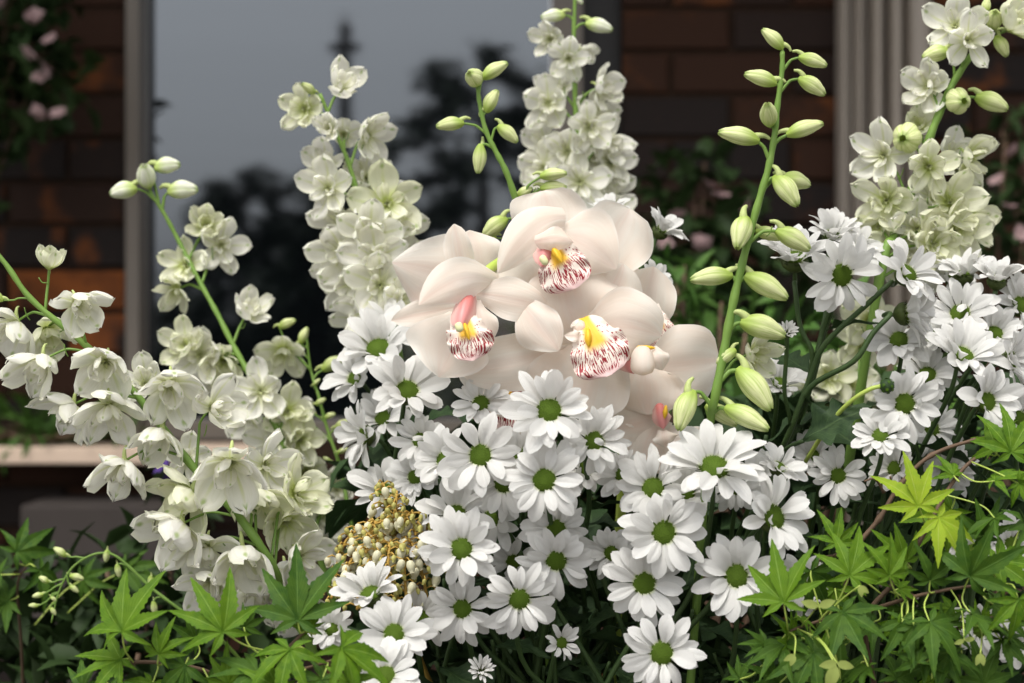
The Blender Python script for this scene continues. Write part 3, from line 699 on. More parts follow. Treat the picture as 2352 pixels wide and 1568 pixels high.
WHERE = ['below the left orchid near the soft daisies', 'behind the aside-turned daisy', 'behind the daisy with oval disc', 'above the curled-petal daisy', 'behind the daisy with large green disc', 'under the orchids in the gap between two daisy groups', 'behind the big dark-disc daisy', 'over the dark hollow beside the half-open daisy', 'below the curled-petal daisy', 'under the large side-seen daisy', 'left of the wide-disc daisy near the maple', 'below the wide-disc daisy beside the maple', 'at the foot of the branching stalk', 'behind the small neat daisy', 'beside the left-turned daisy', 'behind the green-disc daisy', 'under the wide upward daisy', 'behind the narrow-disc daisy', 'behind the upright maple leaf', 'above the flat lowest daisy', 'beside the blurred side-seen daisy', 'behind the pieris-side daisy', 'under the round green bud', 'under the away-turned daisy', 'beside the opening bud in the hollow', 'behind the right-turned folded daisy', 'behind the spiky calyx daisy']
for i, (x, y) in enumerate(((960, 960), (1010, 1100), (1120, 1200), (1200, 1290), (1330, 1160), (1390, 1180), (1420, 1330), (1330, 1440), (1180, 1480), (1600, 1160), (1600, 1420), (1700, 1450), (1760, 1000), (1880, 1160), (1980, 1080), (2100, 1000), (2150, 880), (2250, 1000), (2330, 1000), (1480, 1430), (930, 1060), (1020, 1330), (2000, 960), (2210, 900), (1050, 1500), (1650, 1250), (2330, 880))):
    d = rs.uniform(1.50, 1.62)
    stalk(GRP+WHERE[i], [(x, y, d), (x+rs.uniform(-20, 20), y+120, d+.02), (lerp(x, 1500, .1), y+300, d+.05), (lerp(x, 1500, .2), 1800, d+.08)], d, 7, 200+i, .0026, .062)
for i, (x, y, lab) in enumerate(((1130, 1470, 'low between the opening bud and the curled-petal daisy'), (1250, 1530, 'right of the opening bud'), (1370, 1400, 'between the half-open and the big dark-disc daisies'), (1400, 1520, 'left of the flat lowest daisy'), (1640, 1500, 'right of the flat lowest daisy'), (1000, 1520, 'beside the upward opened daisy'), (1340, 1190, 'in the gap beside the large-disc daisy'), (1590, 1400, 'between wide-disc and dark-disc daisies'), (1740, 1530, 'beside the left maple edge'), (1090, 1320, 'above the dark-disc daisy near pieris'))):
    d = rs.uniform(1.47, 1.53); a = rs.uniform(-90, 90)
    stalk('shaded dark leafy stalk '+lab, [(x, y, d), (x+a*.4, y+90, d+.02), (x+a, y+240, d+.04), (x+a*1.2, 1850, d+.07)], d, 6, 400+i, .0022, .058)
# big foreground leaf of the branching stalk
c = P(1845, 1012, 1.47); lf = empty('leafy_stalk', c); tag(lf, 'broad dark toothed leaf reaching from the branching daisy stalk', 'leaf')
tipv = P(1998, 925, 1.45)-c; X = tipv.normalized(); Zv = Vector((0.2, -.75, .6)); Y = Zv.cross(X).normalized(); Zv = X.cross(Y); L = tipv.length
obj('leaf', CL[1], lf, Matrix((X*L, Y*L, Zv*L)).transposed().to_4x4())
b = MB(); b.tube(spline([Vector((0,0,0)), P(1800, 1035, 1.50)-c, P(1760, 1090, 1.54)-c], 4), .0018, 6); b.build('petiole', M['cstem'], lf)
# deep shade foliage behind the daisies
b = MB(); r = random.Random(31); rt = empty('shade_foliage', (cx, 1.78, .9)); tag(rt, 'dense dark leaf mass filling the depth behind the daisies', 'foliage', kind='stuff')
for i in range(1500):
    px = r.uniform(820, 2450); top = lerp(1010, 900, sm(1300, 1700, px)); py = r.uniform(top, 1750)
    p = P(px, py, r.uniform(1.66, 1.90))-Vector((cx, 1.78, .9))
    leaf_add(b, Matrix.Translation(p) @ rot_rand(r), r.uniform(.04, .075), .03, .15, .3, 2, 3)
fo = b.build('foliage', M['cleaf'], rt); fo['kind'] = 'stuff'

# ------------------------------------------------------------------ delphiniums
def sepal_mesh(seed):
    r = random.Random(seed); W = r.uniform(.62, .80); fl = r.uniform(-.10, .34); ph = r.uniform(0, 6); rf = r.uniform(.03, .085); b = MB()
    def fn(u, v):
        x = u*2-1; wd = W*(.34+.66*sm(0, .55, v))*math.sqrt(max(.0006, 1-max(0, (v-.58)/.425)**2.2))
        edge = abs(x)**3
        z = -.24*math.sin(v*3.0) - fl*.8*v**3 + .30*wd*x*x*(1-.5*v) + rf*math.sin(x*6+ph+v*5)*edge*2*v + .03*math.cos(x*6.28)*(1-v)
        if v > .93: wd *= .9
        return Vector((v*1.0+rf*math.sin(x*11+ph)*v*.9, x*wd*.5, z))
    b.grid(8, 8, fn); return mesh('sepal', b.v, b.f, M['sepal'], b.uv)
SEP = [sepal_mesh(300+i) for i in range(7)]
SEPG = []
for m in SEP:
    g2 = m.copy(); g2.materials[0] = M['sepalg']; SEPG.append(g2)
def eye_mesh():
    b = MB()
    for k in range(4):
        m = Matrix.Rotation(k*1.57+.3, 4, 'Z') @ Matrix.Translation((.05, 0, .0)) @ Matrix.Rotation(-1.0-.15*(k % 2), 4, 'Y')
        leaf_add(b, m, .42+.08*(k % 2), .30, .35, .5, 4, 5)
    for k in range(5):
        a = k*1.2566; b.tube([(0, 0, 0), (.08*math.cos(a), .08*math.sin(a), .18), (.11*math.cos(a), .11*math.sin(a), .26)], [.02, .02, .03], 5)
    return mesh('flower', b.v, b.f, M['eye'], b.uv)
EYE = eye_mesh()
def spur_mesh():
    b = MB(); pts = spline([(.0, 0, .06), (.14, 0, -.10), (.34, 0, -.36), (.42, 0, -.62), (.36, 0, -.78)], 4)
    n = len(pts); b.tube(pts, [lerp(.17, .035, (i/(n-1))**.8) for i in range(n)], 8); return mesh('spur', b.v, b.f, M['spur'], b.uv)
SPUR = spur_mesh()
def bud_mesh(mat, seed):
    r = random.Random(seed); b = MB(); off = r.uniform(0, 1)
    def fn(u, v):
        rad = .30*math.sin(math.pi*min(1, (v*.90+.05)))**.72*(1-.16*v); th = u*6.2832
        k = abs(math.sin((u*5)*math.pi)); rad *= .90+.12*k**.5
        zz = v+(.045*k if v > .85 else 0)
        return Vector((rad*math.cos(th)*1.05+.05*math.sin(v*3.1), rad*math.sin(th), zz))
    b.grid(30, 14, fn); return mesh('bud', b.v, b.f, M[mat], b.uv)
BUD = [bud_mesh('bud', 1), bud_mesh('bud', 2)]; BUDW = [bud_mesh('budw', 3), bud_mesh('budw', 4)]
def bspur_mesh():
    b = MB(); pts = spline([(.10, 0, .16), (.18, 0, .02), (.20, 0, -.12), (.13, 0, -.26)], 4); n = len(pts)
    b.tube(pts, [lerp(.12, .045, i/(n-1)) for i in range(n)], 7); return mesh('spur', b.v, b.f, M['spur'], b.uv)
BSPUR = bspur_mesh()
def spike(label, stem, rad, florets=(), buds=(), green=0.0, seed=0, ext=True, white_buds=False):
    r = random.Random(seed); pts = [P(*p) for p in stem]
    if ext:
        rp = root_pt(pts[-1]); pts += [pts[-1].lerp(rp, .5)+Vector((0, 0, -.01)), rp]
    base = pts[-1]; rt = empty('delphinium', base); tag(rt, label, 'delphinium', 'white delphinium spikes')
    sp = spline([p-base for p in pts], 6); d0 = stem[0][2]
    b = MB(); n = len(sp); b.tube(sp, [lerp(rad*.5, rad*.95, min(1, 1.6*i/n))*S(d0)*(1+.10*math.sin(i*1.7)) for i in range(n)], 8); b.build('stem', M['dstem'], rt)
    nmax = n-(12 if ext else 0)
    def attach(p, nn, s, name='pedicel', pr=None):
        bi = min(range(max(2, nmax)), key=lambda i: (sp[i]-p).length)
        gap = (sp[bi]-p).length; k = bi
        want = gap*.7
        while k < n-1 and (sp[k]-sp[bi]).length < want: k += 1
        q = sp[k]; mid = p.lerp(q, .5)-nn*gap*.12+Vector((0, 0, .10*gap))
        m = MB(); pp = spline([p, p.lerp(mid, .55)-nn*gap*.10, mid, q], 4); w_ = pr or 3.2*S(d0)
        m.tube(pp, [lerp(w_*.9, w_*1.15, i/len(pp)) for i in range(len(pp))], 6); m.build('pedicel', M['dstem'], rt)
        if gap > .02 and r.random() < .6:
            t = MB(); q2 = p.lerp(q, r.uniform(.2, .6)); dv = Vector((r.uniform(-1, 1), -.3, r.uniform(0, 1))).normalized()*r.uniform(.005, .010)
            t.tube(spline([q2, q2+dv*.6, q2+dv+Vector((0, 0, .004))], 3), .0005, 5); t.build('bractlet', M['dstem'], rt)
    for fl in florets:
        px, py, Rr, nx, nz = fl[:5]; dd = fl[5] if len(fl) > 5 else 0.0
        e = (fl[6] if len(fl) > 6 else (58 if nz < -.35 else 44))-4; away = len(fl) > 7 and fl[7]
        # depth follows the stem
        nd = min(stem, key=lambda q: abs(q[0]-px)+abs(q[1]-py))[2]+dd+r.uniform(-.008, .008)
        nn = N(nx, nz, away); s = Rr*1.30*S(nd); L = s*1.18
        c = P(px, py, nd)-base-nn*(L*.42*math.sin(R(e)))
        F = Matrix.Translation(c) @ frame_from(nn, 0)
        o = obj('flower', EYE, rt, F @ Matrix.Diagonal((s*.55, s*.55, s*.55, 1)))
        inv = 1/(s*.55); a0 = 1.5708+r.uniform(-.25, .25); gset = r.random() < green
        for k in range(5):
            a = a0+k*1.2566+r.uniform(-.1, .1); me = r.choice(SEPG if gset else SEP)
            m = Matrix.Rotation(a, 4, 'Z') @ Matrix.Translation((.05*s, 0, (.01+.012*(k % 2))*s)) @ Matrix.Rotation(-R(e+r.gauss(0, 11)), 4, 'Y') @ Matrix.Rotation(r.gauss(0, .22), 4, 'X') @ Matrix.Diagonal((L*r.uniform(.92, 1.08), L*r.uniform(.95, 1.1), L, 1))
            obj('sepal', me, o, Matrix.Diagonal((inv, inv, inv, 1)) @ m)
        for k in range(4):
            a = a0+.63+k*1.5708+r.uniform(-.3, .3); q = r.uniform(.52, .72)
            m = Matrix.Rotation(a, 4, 'Z') @ Matrix.Translation((.04*s, 0, .04*s)) @ Matrix.Rotation(-R(min(82, e+20+r.gauss(0, 10))), 4, 'Y') @ Matrix.Rotation(r.gauss(0, .3), 4, 'X') @ Matrix.Diagonal((L*q, L*q*r.uniform(.8, 1.0), L*q, 1))
            obj('petal', r.choice(SEPG if gset else SEP), o, Matrix.Diagonal((inv, inv, inv, 1)) @ m)
        obj('spur', SPUR, o, Matrix.Diagonal((inv, inv, inv, 1)) @ Matrix.Rotation(a0, 4, 'Z') @ Matrix.Diagonal((s*.58, s*.58, s*.50, 1)))
        attach(c, nn, s)
    for bd in buds:
        x0, y0_, x1, y1_ = bd[:4]; wf = bd[4] if len(bd) > 4 else 1.0; dz = bd[5] if len(bd) > 5 else 0.0; dd = bd[6] if len(bd) > 6 else 0.0
        nd = min(stem, key=lambda q: abs(q[0]-x0)+abs(q[1]-y0_))[2]+dd
        p0 = P(x0, y0_, nd)-base; p1 = P(x1, y1_, nd+dz)-base; ax = p1-p0; L = ax.length
        F = Matrix.Translation(p0) @ frame_from(ax, 0); Fx = F
        wd = L*wf
        roll = r.uniform(-.4, .4)+1.57
        o = obj('bud', r.choice(BUDW if white_buds else BUD), rt, F @ Matrix.Rotation(roll, 4, 'Z') @ Matrix.Diagonal((wd, wd, L, 1)))
        obj('spur', BSPUR, o)
        attach(p0+ax*.06, ax.normalized(), L, pr=max(2.2, .05*L/S(nd))*S(nd))
    return rt
A_ = 1.50
spike('arching white delphinium with hanging bells crossing before the ledge', [(-120, 470, A_), (0, 590, A_), (70, 685, A_), (180, 778, A_), (290, 880, A_), (375, 985, A_), (450, 1080, A_), (535, 1170, A_), (612, 1275, A_), (670, 1390, A_+.03)], 11,
 [(113,598,36,.1,.93,0,72),(186,706,56,.55,-.45,-.02,58),(28,762,60,-.25,-.80,.02),(112,772,54,.3,-.72,.03),(84,850,64,-.4,-.75,-.01),(240,842,64,.1,-.40,-.03,52),(152,950,60,-.45,-.68,.01),(250,955,64,.1,-.82,-.01),(330,872,48,.05,.45,.03,58),
  (392,900,68,.2,-.62,-.02,60),(505,938,58,.82,-.05,.0,56),(365,1012,60,-.15,-.78,-.02),(275,1085,62,-.25,-.80,-.01),(525,1085,80,.05,-.66,-.03,58),(622,1068,55,.75,.05,.02,50),(415,1145,70,-.6,-.40,-.01,54),(594,1156,64,.3,-.7,.01),
  (695,1128,60,.85,.25,.02,46),(398,1225,74,-.45,-.55,-.02,56),(470,1275,60,-.1,-.65,.0),(560,1292,74,.2,-.72,-.02),(664,1212,60,.4,-.5,.02),(698,1282,55,.7,-.25,.02,40),(480,1352,56,-.1,-.6,.0),(590,1372,60,.1,-.6,.03),(660,1330,58,.3,-.6,.03),(700,1400,58,.1,-.5,.05),(430,1050,40,.2,.2,.04)],
 [(8, 690, -30, 670, .9)], .25, 41)
spike('blurred white delphinium with round buds at its bent tip before the window', [(345, 440, 1.78), (378, 492, 1.78), (412, 556, 1.78), (455, 640, 1.77), (500, 722, 1.76), (542, 805, 1.75), (585, 880, 1.74), (625, 960, 1.74), (665, 1060, 1.74)], 8,
 [(470,510,40,.05,.35,0,60),(512,562,44,.45,.0,0,46),(420,606,42,-.2,.1,0,40),(400,676,38,-.3,-.65),(572,706,46,.35,.6,0,56),(418,788,42,-.3,.3),(455,815,48,-.1,.0,0,40),(515,838,46,.2,-.4),(490,860,44,0,-.5,.02),(597,897,50,.0,.1,-.02,34),(560,960,44,-.2,-.3,.02),(660,945,46,.1,0,.0,40),(625,1020,46,.0,-.2),(690,1010,44,.2,.1),(700,1085,46,.1,.0,.02),(640,1090,44,-.2,-.2,.03),(740,1180,48,.1,.0,.04),(720,1250,46,.0,.0,.05),(775,1120,42,.2,.1,.05)],
 [(315,432,255,445,1.15),(340,430,330,380,1.2,-.02),(355,385,412,378,1.15),(385,440,452,435,1.1)], .3, 42, white_buds=True)
spike('slender blurred delphinium side shoot with small green buds left of daisies', [(704, 775, 1.80), (714, 850, 1.80), (732, 910, 1.79), (752, 985, 1.79), (785, 1085, 1.78), (815, 1230, 1.77)], 5,
 [(650,813,46,.1,-.5,0,52),(672,960,46,-.1,.1,.02,40)],
 [(640,752,678,735,.9),(690,790,706,752,.9),(680,800,660,790,.8),(740,850,790,822,.9),(725,930,748,915,.9),(720,950,700,935,.9),(745,960,770,950,.9),(770,985,800,965,.9),(735,1000,715,990,.8),(775,1040,800,1030,.8),(760,1060,742,1050,.8),(720,885,735,870,.8)], .6, 43)
spike('dense white delphinium spike left of and above the orchids', [(735, 215, 1.72), (770, 300, 1.72), (800, 372, 1.72), (822, 445, 1.72), (850, 520, 1.72), (880, 620, 1.71), (905, 730, 1.70)], 8,
 [(788,190,48,.45,.55,0,58),(692,248,42,-.4,-.05,0,44),(752,292,32,-.2,.1,-.02,66),(790,308,34,.1,-.1,.02,60),(856,312,50,.72,-.1,0,50),(740,375,44,-.35,.4,.02),(748,430,52,-.25,.0,-.01,42),(846,400,44,.3,.4,.02),(893,465,58,.35,.05,-.01,36),(870,430,44,.3,.2,.02),(775,512,50,-.35,-.1,0,42),(850,540,58,.05,0,-.02,32),(918,525,48,.5,-.1),(780,582,54,-.3,-.1,-.01,40),(862,592,56,.0,.0,-.02,34),(922,585,46,.4,.0,.01),(800,652,50,-.3,-.2,0,42),(872,655,56,.0,-.1,-.02,36),(922,690,46,.2,.0,-.02,36),(832,715,46,-.2,-.2),(860,762,44,0,-.3,.02),(822,742,44,-.3,-.3,.02),(760,625,40,-.5,-.2,.02)],
 [(722,215,694,192,.9,-.01)], .08, 44)
spike('green bud spike of delphinium bending up behind the orchids', [(1097, 195, 1.58), (1102, 238, 1.58), (1116, 300, 1.58), (1140, 350, 1.58), (1165, 400, 1.58), (1190, 480, 1.585), (1205, 560, 1.59), (1220, 700, 1.60)], 9, (),
 [(1097,192,1078,168,1.5,-.016),(1108,180,1164,145,.85),(1116,258,1142,208,1.0),(1066,282,1004,290,.9),(1143,288,1187,325,.95),(1104,330,1098,396,.88),(1188,450,1222,432,1.0),(1240,405,1300,398,.82),(1240,432,1300,430,.85),(1165,500,1112,540,1.0),(1140,545,1096,545,.9)], 0, 45)
spike('tall upright white delphinium spike before the dark window edge', [(1322, -40, 1.82), (1318, 90, 1.82), (1320, 200, 1.82), (1326, 300, 1.82), (1345, 400, 1.82), (1370, 520, 1.82)], 8,
 [(1258,90,34,-.35,-.2,0,60),(1306,135,36,-.05,-.25,-.02,40),(1342,118,28,.5,-.3,.02,60),(1256,236,44,-.25,-.15,-.01,42),(1276,200,36,-.3,.2,.02,56),(1390,200,42,.72,-.05,0,56),(1368,255,40,.4,.0,.01),(1355,292,42,.05,-.15,-.02,38),(1248,330,42,-.4,.0,.01),(1302,348,42,-.05,-.05,-.02,36),(1244,385,42,-.4,-.1),(1402,322,42,.5,.0),(1410,372,42,.5,.0),(1332,418,48,.0,-.1,-.02,34),(1402,435,46,.4,.1),(1275,430,42,-.2,.0,.01),(1360,350,40,.2,.1,.01),(1350,470,46,.1,.1,.01),(1410,480,40,.3,.2)],
 [(1320,-8,1338,8,1.0),(1298,34,1244,40,.95),(1345,52,1405,68,.95)], .05, 46, white_buds=True)
G_ = 1.42
spike('tall delphinium spike of pale green buds standing before the brick wall', [(1797, 118, G_), (1796, 165, G_), (1786, 240, G_), (1779, 310, G_), (1765, 385, G_), (1740, 472, G_), (1711, 580, G_), (1685, 690, G_), (1664, 800, G_), (1641, 920, G_), (1628, 1010, G_+.02)], 11,
 [(1742,815,46,.5,-.1,.02,66)],
 [(1799,112,1752,68,.88),(1834,130,1897,150,.85),(1784,192,1712,170,.85),(1834,178,1893,216,.92),(1768,288,1762,240,1.0,-.02),(1744,324,1653,304,.78),(1806,310,1888,284,.75),(1778,404,1830,470,.95,-.01),(1793,410,1858,424,.95,.01,.01),(1714,498,1694,568,1.0,-.015),(1735,528,1792,548,.9,.0,.012),(1782,528,1858,572,.92),(1683,632,1589,642,.80),(1710,632,1805,684,.80),(1700,738,1800,770,.92),(1690,802,1648,836,.95),(1694,845,1768,938,.85,-.01),(1592,896,1560,985,.92,-.01),(1665,935,1762,985,.75,-.01),(1620,930,1690,975,.8,.0,.015)], 1.0, 47)
spike('greenish white delphinium spike rising before the taupe metal post', [(2300, 30, 1.62), (2255, 95, 1.62), (2200, 172, 1.62), (2165, 242, 1.62), (2130, 330, 1.62), (2092, 440, 1.62), (2052, 545, 1.61), (2020, 640, 1.60)], 12,
 [(2192,52,52,-.35,.25,.0,44),(2226,92,44,-.05,-.15,-.02,44),(2338,50,60,.5,.5,0,60),(2126,196,50,-.45,.0,.0,50),(2110,285,36,-.3,.3,.02,60),(2022,352,54,-.55,.1,.0,46),(2137,382,46,.05,-.12,-.03,40),(2190,350,42,.3,.2,.01),(2240,365,54,.65,-.25,.0,46),(2032,462,52,-.35,-.2,-.01,44),(2190,462,56,.3,.1,-.01,40),(2150,450,48,.1,.1,.02),(2110,525,50,.0,-.1,-.01,40),(2202,530,60,.3,.0,0,38),(2062,562,46,-.2,-.1),(2150,562,48,.1,-.1,-.01),(2242,500,46,.5,.1,.01),(2012,522,46,-.4,-.1,.01),(2000,735,50,-.2,-.1,.06,36),(1975,790,44,-.2,-.2,.08),(2090,600,46,.1,-.1,.02),(2180,600,50,.2,-.1,.02)],
 [(2262,30,2268,-5,1.1),(2283,62,2286,28,1.2,-.02),(2285,82,2312,128,1.0),(2180,118,2120,132,1.1),(2190,240,2214,232,2.0,-.02),(2240,222,2312,250,1.0),(2095,325,2074,318,2.0,-.02)], .55, 48)
spike('pale delphinium blooms blurred behind the branching daisy stalk', [(1930, 800, 1.75), (1925, 860, 1.75), (1915, 950, 1.75)], 8,
 [(1905,868,46,-.1,.0,-.01,38),(1955,880,46,.2,.0,0,40),(1868,905,44,-.3,-.2,0,40),(1930,940,44,.1,-.1,-.01),(2005,935,44,.3,.1,.01),(1880,965,42,-.2,0,.01)], (), .6, 49)
spike('thin drooping delphinium shoot with tiny buds over the dark leaves', [(118, 1430, 1.66), (135, 1360, 1.66), (165, 1305, 1.66), (210, 1275, 1.66), (255, 1272, 1.66), (295, 1300, 1.66), (350, 1352, 1.66), (430, 1412, 1.66), (520, 1480, 1.68)], 4, (),
 [(152,1278,124,1258,.9),(246,1262,243,1290,1.0),(112,1338,90,1325,1.0),(160,1322,192,1330,.9),(160,1345,180,1360,.9),(100,1365,75,1370,.9),(115,1370,130,1380,.9),(88,1392,66,1390,.9),(115,1395,128,1412,.9),(345,1322,347,1350,.95),(268,1295,274,1325,.9),(352,1380,356,1412,.9)], 0, 50)

# ------------------------------------------------------------------ orchids
k_thick = False
def tepal(parent, name, c0, b0, t0, W, bulge=.015, cup=.25, mat='orchid', point=2.2, side=(0, 0), wave=.10, seed=0, nv=16, nu=12, thick=.0007, wbase=.35, peak=.5):
    r = random.Random(seed+int(t0[0])); p0 = P(*b0); p2 = P(*t0); d = (b0[2]+t0[2])/2
    Wm = W*S(d); ax = p2-p0; view = Vector((0, -1, 0)); sd_ = ax.cross(view).normalized(); nrm = sd_.cross(ax).normalized()
    cup *= .55; p1 = (p0+p2)/2+nrm*bulge*1.15+sd_*side[0]*S(d)+Vector((0, 0, 1))*side[1]*S(d); ph = r.uniform(0, 6)
    b = MB()
    def fn(u, v):
        x = u*2-1; q = (1-v)**2*p0+2*v*(1-v)*p1+v*v*p2; t = 2*(1-v)*(p1-p0)+2*v*(p2-p1)
        sv = t.cross(view); sv = sv.normalized() if sv.length > 1e-6 else sd_; nv_ = sv.cross(t).normalized()
        wd = Wm*(wbase+(1-wbase)*sm(0, peak, v))*max(0.0, 1-max(0, (v-peak)/(1-peak+.002))**point)**(.5 if mat in ('lip', 'yellow', 'column') else (.82 if point < 2.35 else .62))
        edge = abs(x)**2.5; wd *= 1+.10*math.sin(ph+v*4+(2.0 if x > 0 else 0))
        return q+sv*x*wd*.5+nv_*(cup*wd*x*x*.5+wave*wd*math.sin(v*(21 if mat == 'lip' else 9)+ph+x*2)*edge-.10*wd*max(0, abs(x)-.7)*math.sin(ph*1.7+v*5)-.10*wd*max(0, v-.75)**1.5*math.cos(ph)*4+.018*wd*math.sin(x*4+ph+v*3)*v-.030*wd*math.exp(-(x/.10)**2)*(1-.4*v)+.05*wd*math.sin(v*3+ph)*x)-c0
    b.grid(nu, nv, fn); o = b.build(name, M[mat], parent)
    if thick and k_thick:
        m = o.modifiers.new('thickness', 'SOLIDIFY'); m.thickness = thick; m.offset = 0
    return o
def blob(parent, name, c0, a, b_, w0, w1, mat, n=10, hollow=False):
    p0 = P(*a)-c0; p1 = P(*b_)-c0; d = a[2]; m = MB(); k = 10
    pts = [p0.lerp(p1, i/k)+Vector((0, -1, 0))*.25*(p1-p0).length*math.sin(3.14*i/k)*.5 for i in range(k+1)]
    rad = [lerp(w0, w1, i/k)*S(d)*.5*math.sqrt(max(.02, 1-abs(2*i/k-1)**3.5)) for i in range(k+1)]
    m.tube(pts, rad, 14); return m.build(name, M[mat], parent)
def orchid(label, cx_, cy_, d, parts):
    c0 = P(cx_, cy_, d); rt = empty('orchid', c0); tag(rt, label, 'orchid', 'cream orchids in the middle of the arrangement')
    for p in parts:
        k = p[0]
        if k in ('petal', 'sepal', 'lip', 'side_lobe'):
            bx, by, bd, tx, ty, td, W = p[1:8]; kw = dict(p[8]) if len(p) > 8 else {}
            mat = 'lip' if k == 'lip' else 'orchid'
            if k == 'lip': kw.setdefault('wave', .10); kw.setdefault('point', 3.2); kw.setdefault('peak', .62); kw.setdefault('nv', 22); kw.setdefault('nu', 18); kw.setdefault('bulge', .009); kw.setdefault('cup', -.25); kw.setdefault('wbase', .42); kw.setdefault('thick', .0008)
            tepal(rt, k, c0, (bx, by, d+bd), (tx, ty, d+td), W*(.96 if k == 'lip' else 1.06), mat=mat, **kw)
        elif k == 'stalk':
            m = MB(); pts = [P(x, y, d+z)-c0 for x, y, z in p[2]]; sp = spline(pts, 5)
            m.tube(sp, [p[1]*S(d)*.5]*len(sp), 10); m.build('flower_stalk', M['ostem'], rt)
        else:
            bx, by, bd, tx, ty, td, w0, w1, mat = p[1:10]
            if k in ('column', 'callus'): tepal(rt, k, c0, (bx, by, d+bd), (tx, ty, d+td), max(w0, w1)*(1.15 if k == 'column' else .95), bulge=.007, cup=-2.2, mat=mat, point=3.0, wave=0.0, wbase=.7)
            elif k == 'anther_cap': blob(rt, k, c0, (bx, by, d+bd), (tx, ty, d+td), w0*.8, w1*.8, mat)
            else: blob(rt, k, c0, (bx, by, d+bd), (tx, ty, d+td), w0, w1, mat)
    return rt
orchid('cream orchid on top with striped red lip facing out and pink column', 1262, 570, 1.47, [
 ('sepal', 1268, 575, .03, 1248, 438, .035, 165, dict(bulge=.012, cup=.2, point=2.8)),
 ('petal', 1278, 545, .0, 1416, 618, -.012, 165, dict(bulge=.014, cup=-.35, side=(0, 34), point=1.9)),
 ('petal', 1300, 500, -.008, 1143, 628, -.022, 92, dict(bulge=.014, cup=-.8, side=(0, 62), point=2.0, wbase=.5)),
 ('sepal', 1360, 640, .035, 1448, 480, .045, 165, dict(bulge=.012, cup=.2, point=3.0, wbase=.6)),
 ('sepal', 1262, 590, .012, 1176, 735, .005, 170, dict(bulge=.012, cup=-.25, wbase=.6, point=3)),
 ('sepal', 1290, 600, .014, 1330, 740, .005, 190, dict(bulge=.010, cup=-.25, wbase=.6, point=3)),
 ('column', 1268, 540, -.018, 1243, 612, -.034, 46, 40, 'column'),
 ('side_lobe', 1228, 556, -.030, 1318, 556, -.030, 52, dict(cup=-.9, side=(0, 12), wbase=.6)),
 ('anther_cap', 1243, 588, -.040, 1256, 608, -.042, 24, 20, 'cap'),
 ('callus', 1266, 562, -.030, 1290, 602, -.040, 18, 15, 'yellow'),
 ('lip', 1258, 548, -.020, 1322, 662, -.036, 128, dict(cup=-.3)),
])
orchid('cream orchid hooded by its upper petal, leftmost with a visible striped lip', 1065, 690, 1.455, [
 ('sepal', 1138, 652, .0, 962, 700, -.025, 108, dict(bulge=.018, cup=-.7, side=(0, 62), point=1.9, wbase=.4)),
 ('petal', 1048, 705, .01, 898, 736, .02, 62, dict(bulge=.005, cup=.3, point=1.6)),
 ('sepal', 1068, 715, .01, 1008, 866, -.006, 190, dict(bulge=.012, cup=-.25, point=1.8, peak=.55)),
 ('petal', 1085, 672, .0, 1262, 704, .0, 100, dict(bulge=.014, cup=-.4, point=2.2)),
 ('petal', 1092, 690, -.004, 1116, 802, -.012, 74, dict(bulge=.012, cup=-.5, point=2.0)),
 ('column', 1082, 664, -.008, 1054, 752, -.032, 44, 50, 'column'),
 ('anther_cap', 1052, 742, -.036, 1058, 762, -.038, 26, 22, 'cap'),
 ('callus', 1066, 740, -.028, 1078, 780, -.036, 13, 11, 'yellow'),
 ('lip', 1066, 724, -.018, 1086, 828, -.034, 108, dict(cup=-.45, wave=.13, wbase=.6, peak=.55)),
 ('stalk', 24, [(1100, 650, .0), (1120, 622, .015), (1150, 600, .04)]),
])
orchid('cream orchid turned away at the left, showing the back of its pointed sepal', 1085, 640, 1.50, [
 ('sepal', 1105, 652, .0, 900, 602, -.012, 182, dict(bulge=.016, cup=-.3, point=1.8, peak=.45)),
 ('petal', 1070, 650, -.014, 1043, 514, -.03, 62, dict(bulge=.01, cup=-.6, wave=.10, point=3.0)),
 ('petal', 1100, 660, .012, 1078, 528, .012, 150, dict(bulge=.01, cup=-.2)),
 ('lip', 1030, 650, -.008, 950, 690, -.004, 58),
 ('stalk', 20, [(1110, 640, .01), (1160, 655, .03), (1200, 690, .05)]),
])
orchid('cream orchid with wide petals and large red-striped lip at the heart of the spray', 1330, 770, 1.46, [
 ('sepal', 1330, 785, .006, 1292, 608, .004, 215, dict(bulge=.018, cup=-.25, point=3.0, wbase=.5)),
 ('petal', 1352, 760, -.004, 1518, 772, -.008, 165, dict(bulge=.018, cup=-.3, side=(0, 42), point=2.6)),
 ('petal', 1372, 740, .012, 1432, 606, .016, 135, dict(bulge=.012, cup=-.25, point=2.6)),
 ('petal', 1192, 688, -.004, 1284, 806, -.020, 108, dict(bulge=.012, cup=-.35, point=1.9)),
 ('sepal', 1330, 800, .010, 1056, 852, .004, 130, dict(bulge=.010, cup=-.3, point=2.8)),
 ('sepal', 1350, 790, .008, 1322, 955, -.004, 240, dict(bulge=.012, cup=-.2, point=3.0, wbase=.6)),
 ('column', 1338, 735, -.022, 1330, 768, -.026, 40, 34, 'orchid'),
 ('callus', 1350, 752, -.030, 1352, 796, -.036, 18, 14, 'yellow'),
 ('lip', 1340, 728, -.020, 1400, 862, -.040, 152, dict(cup=-.3)),
 ('side_lobe', 1330, 775, -.022, 1296, 770, -.028, 26),
])
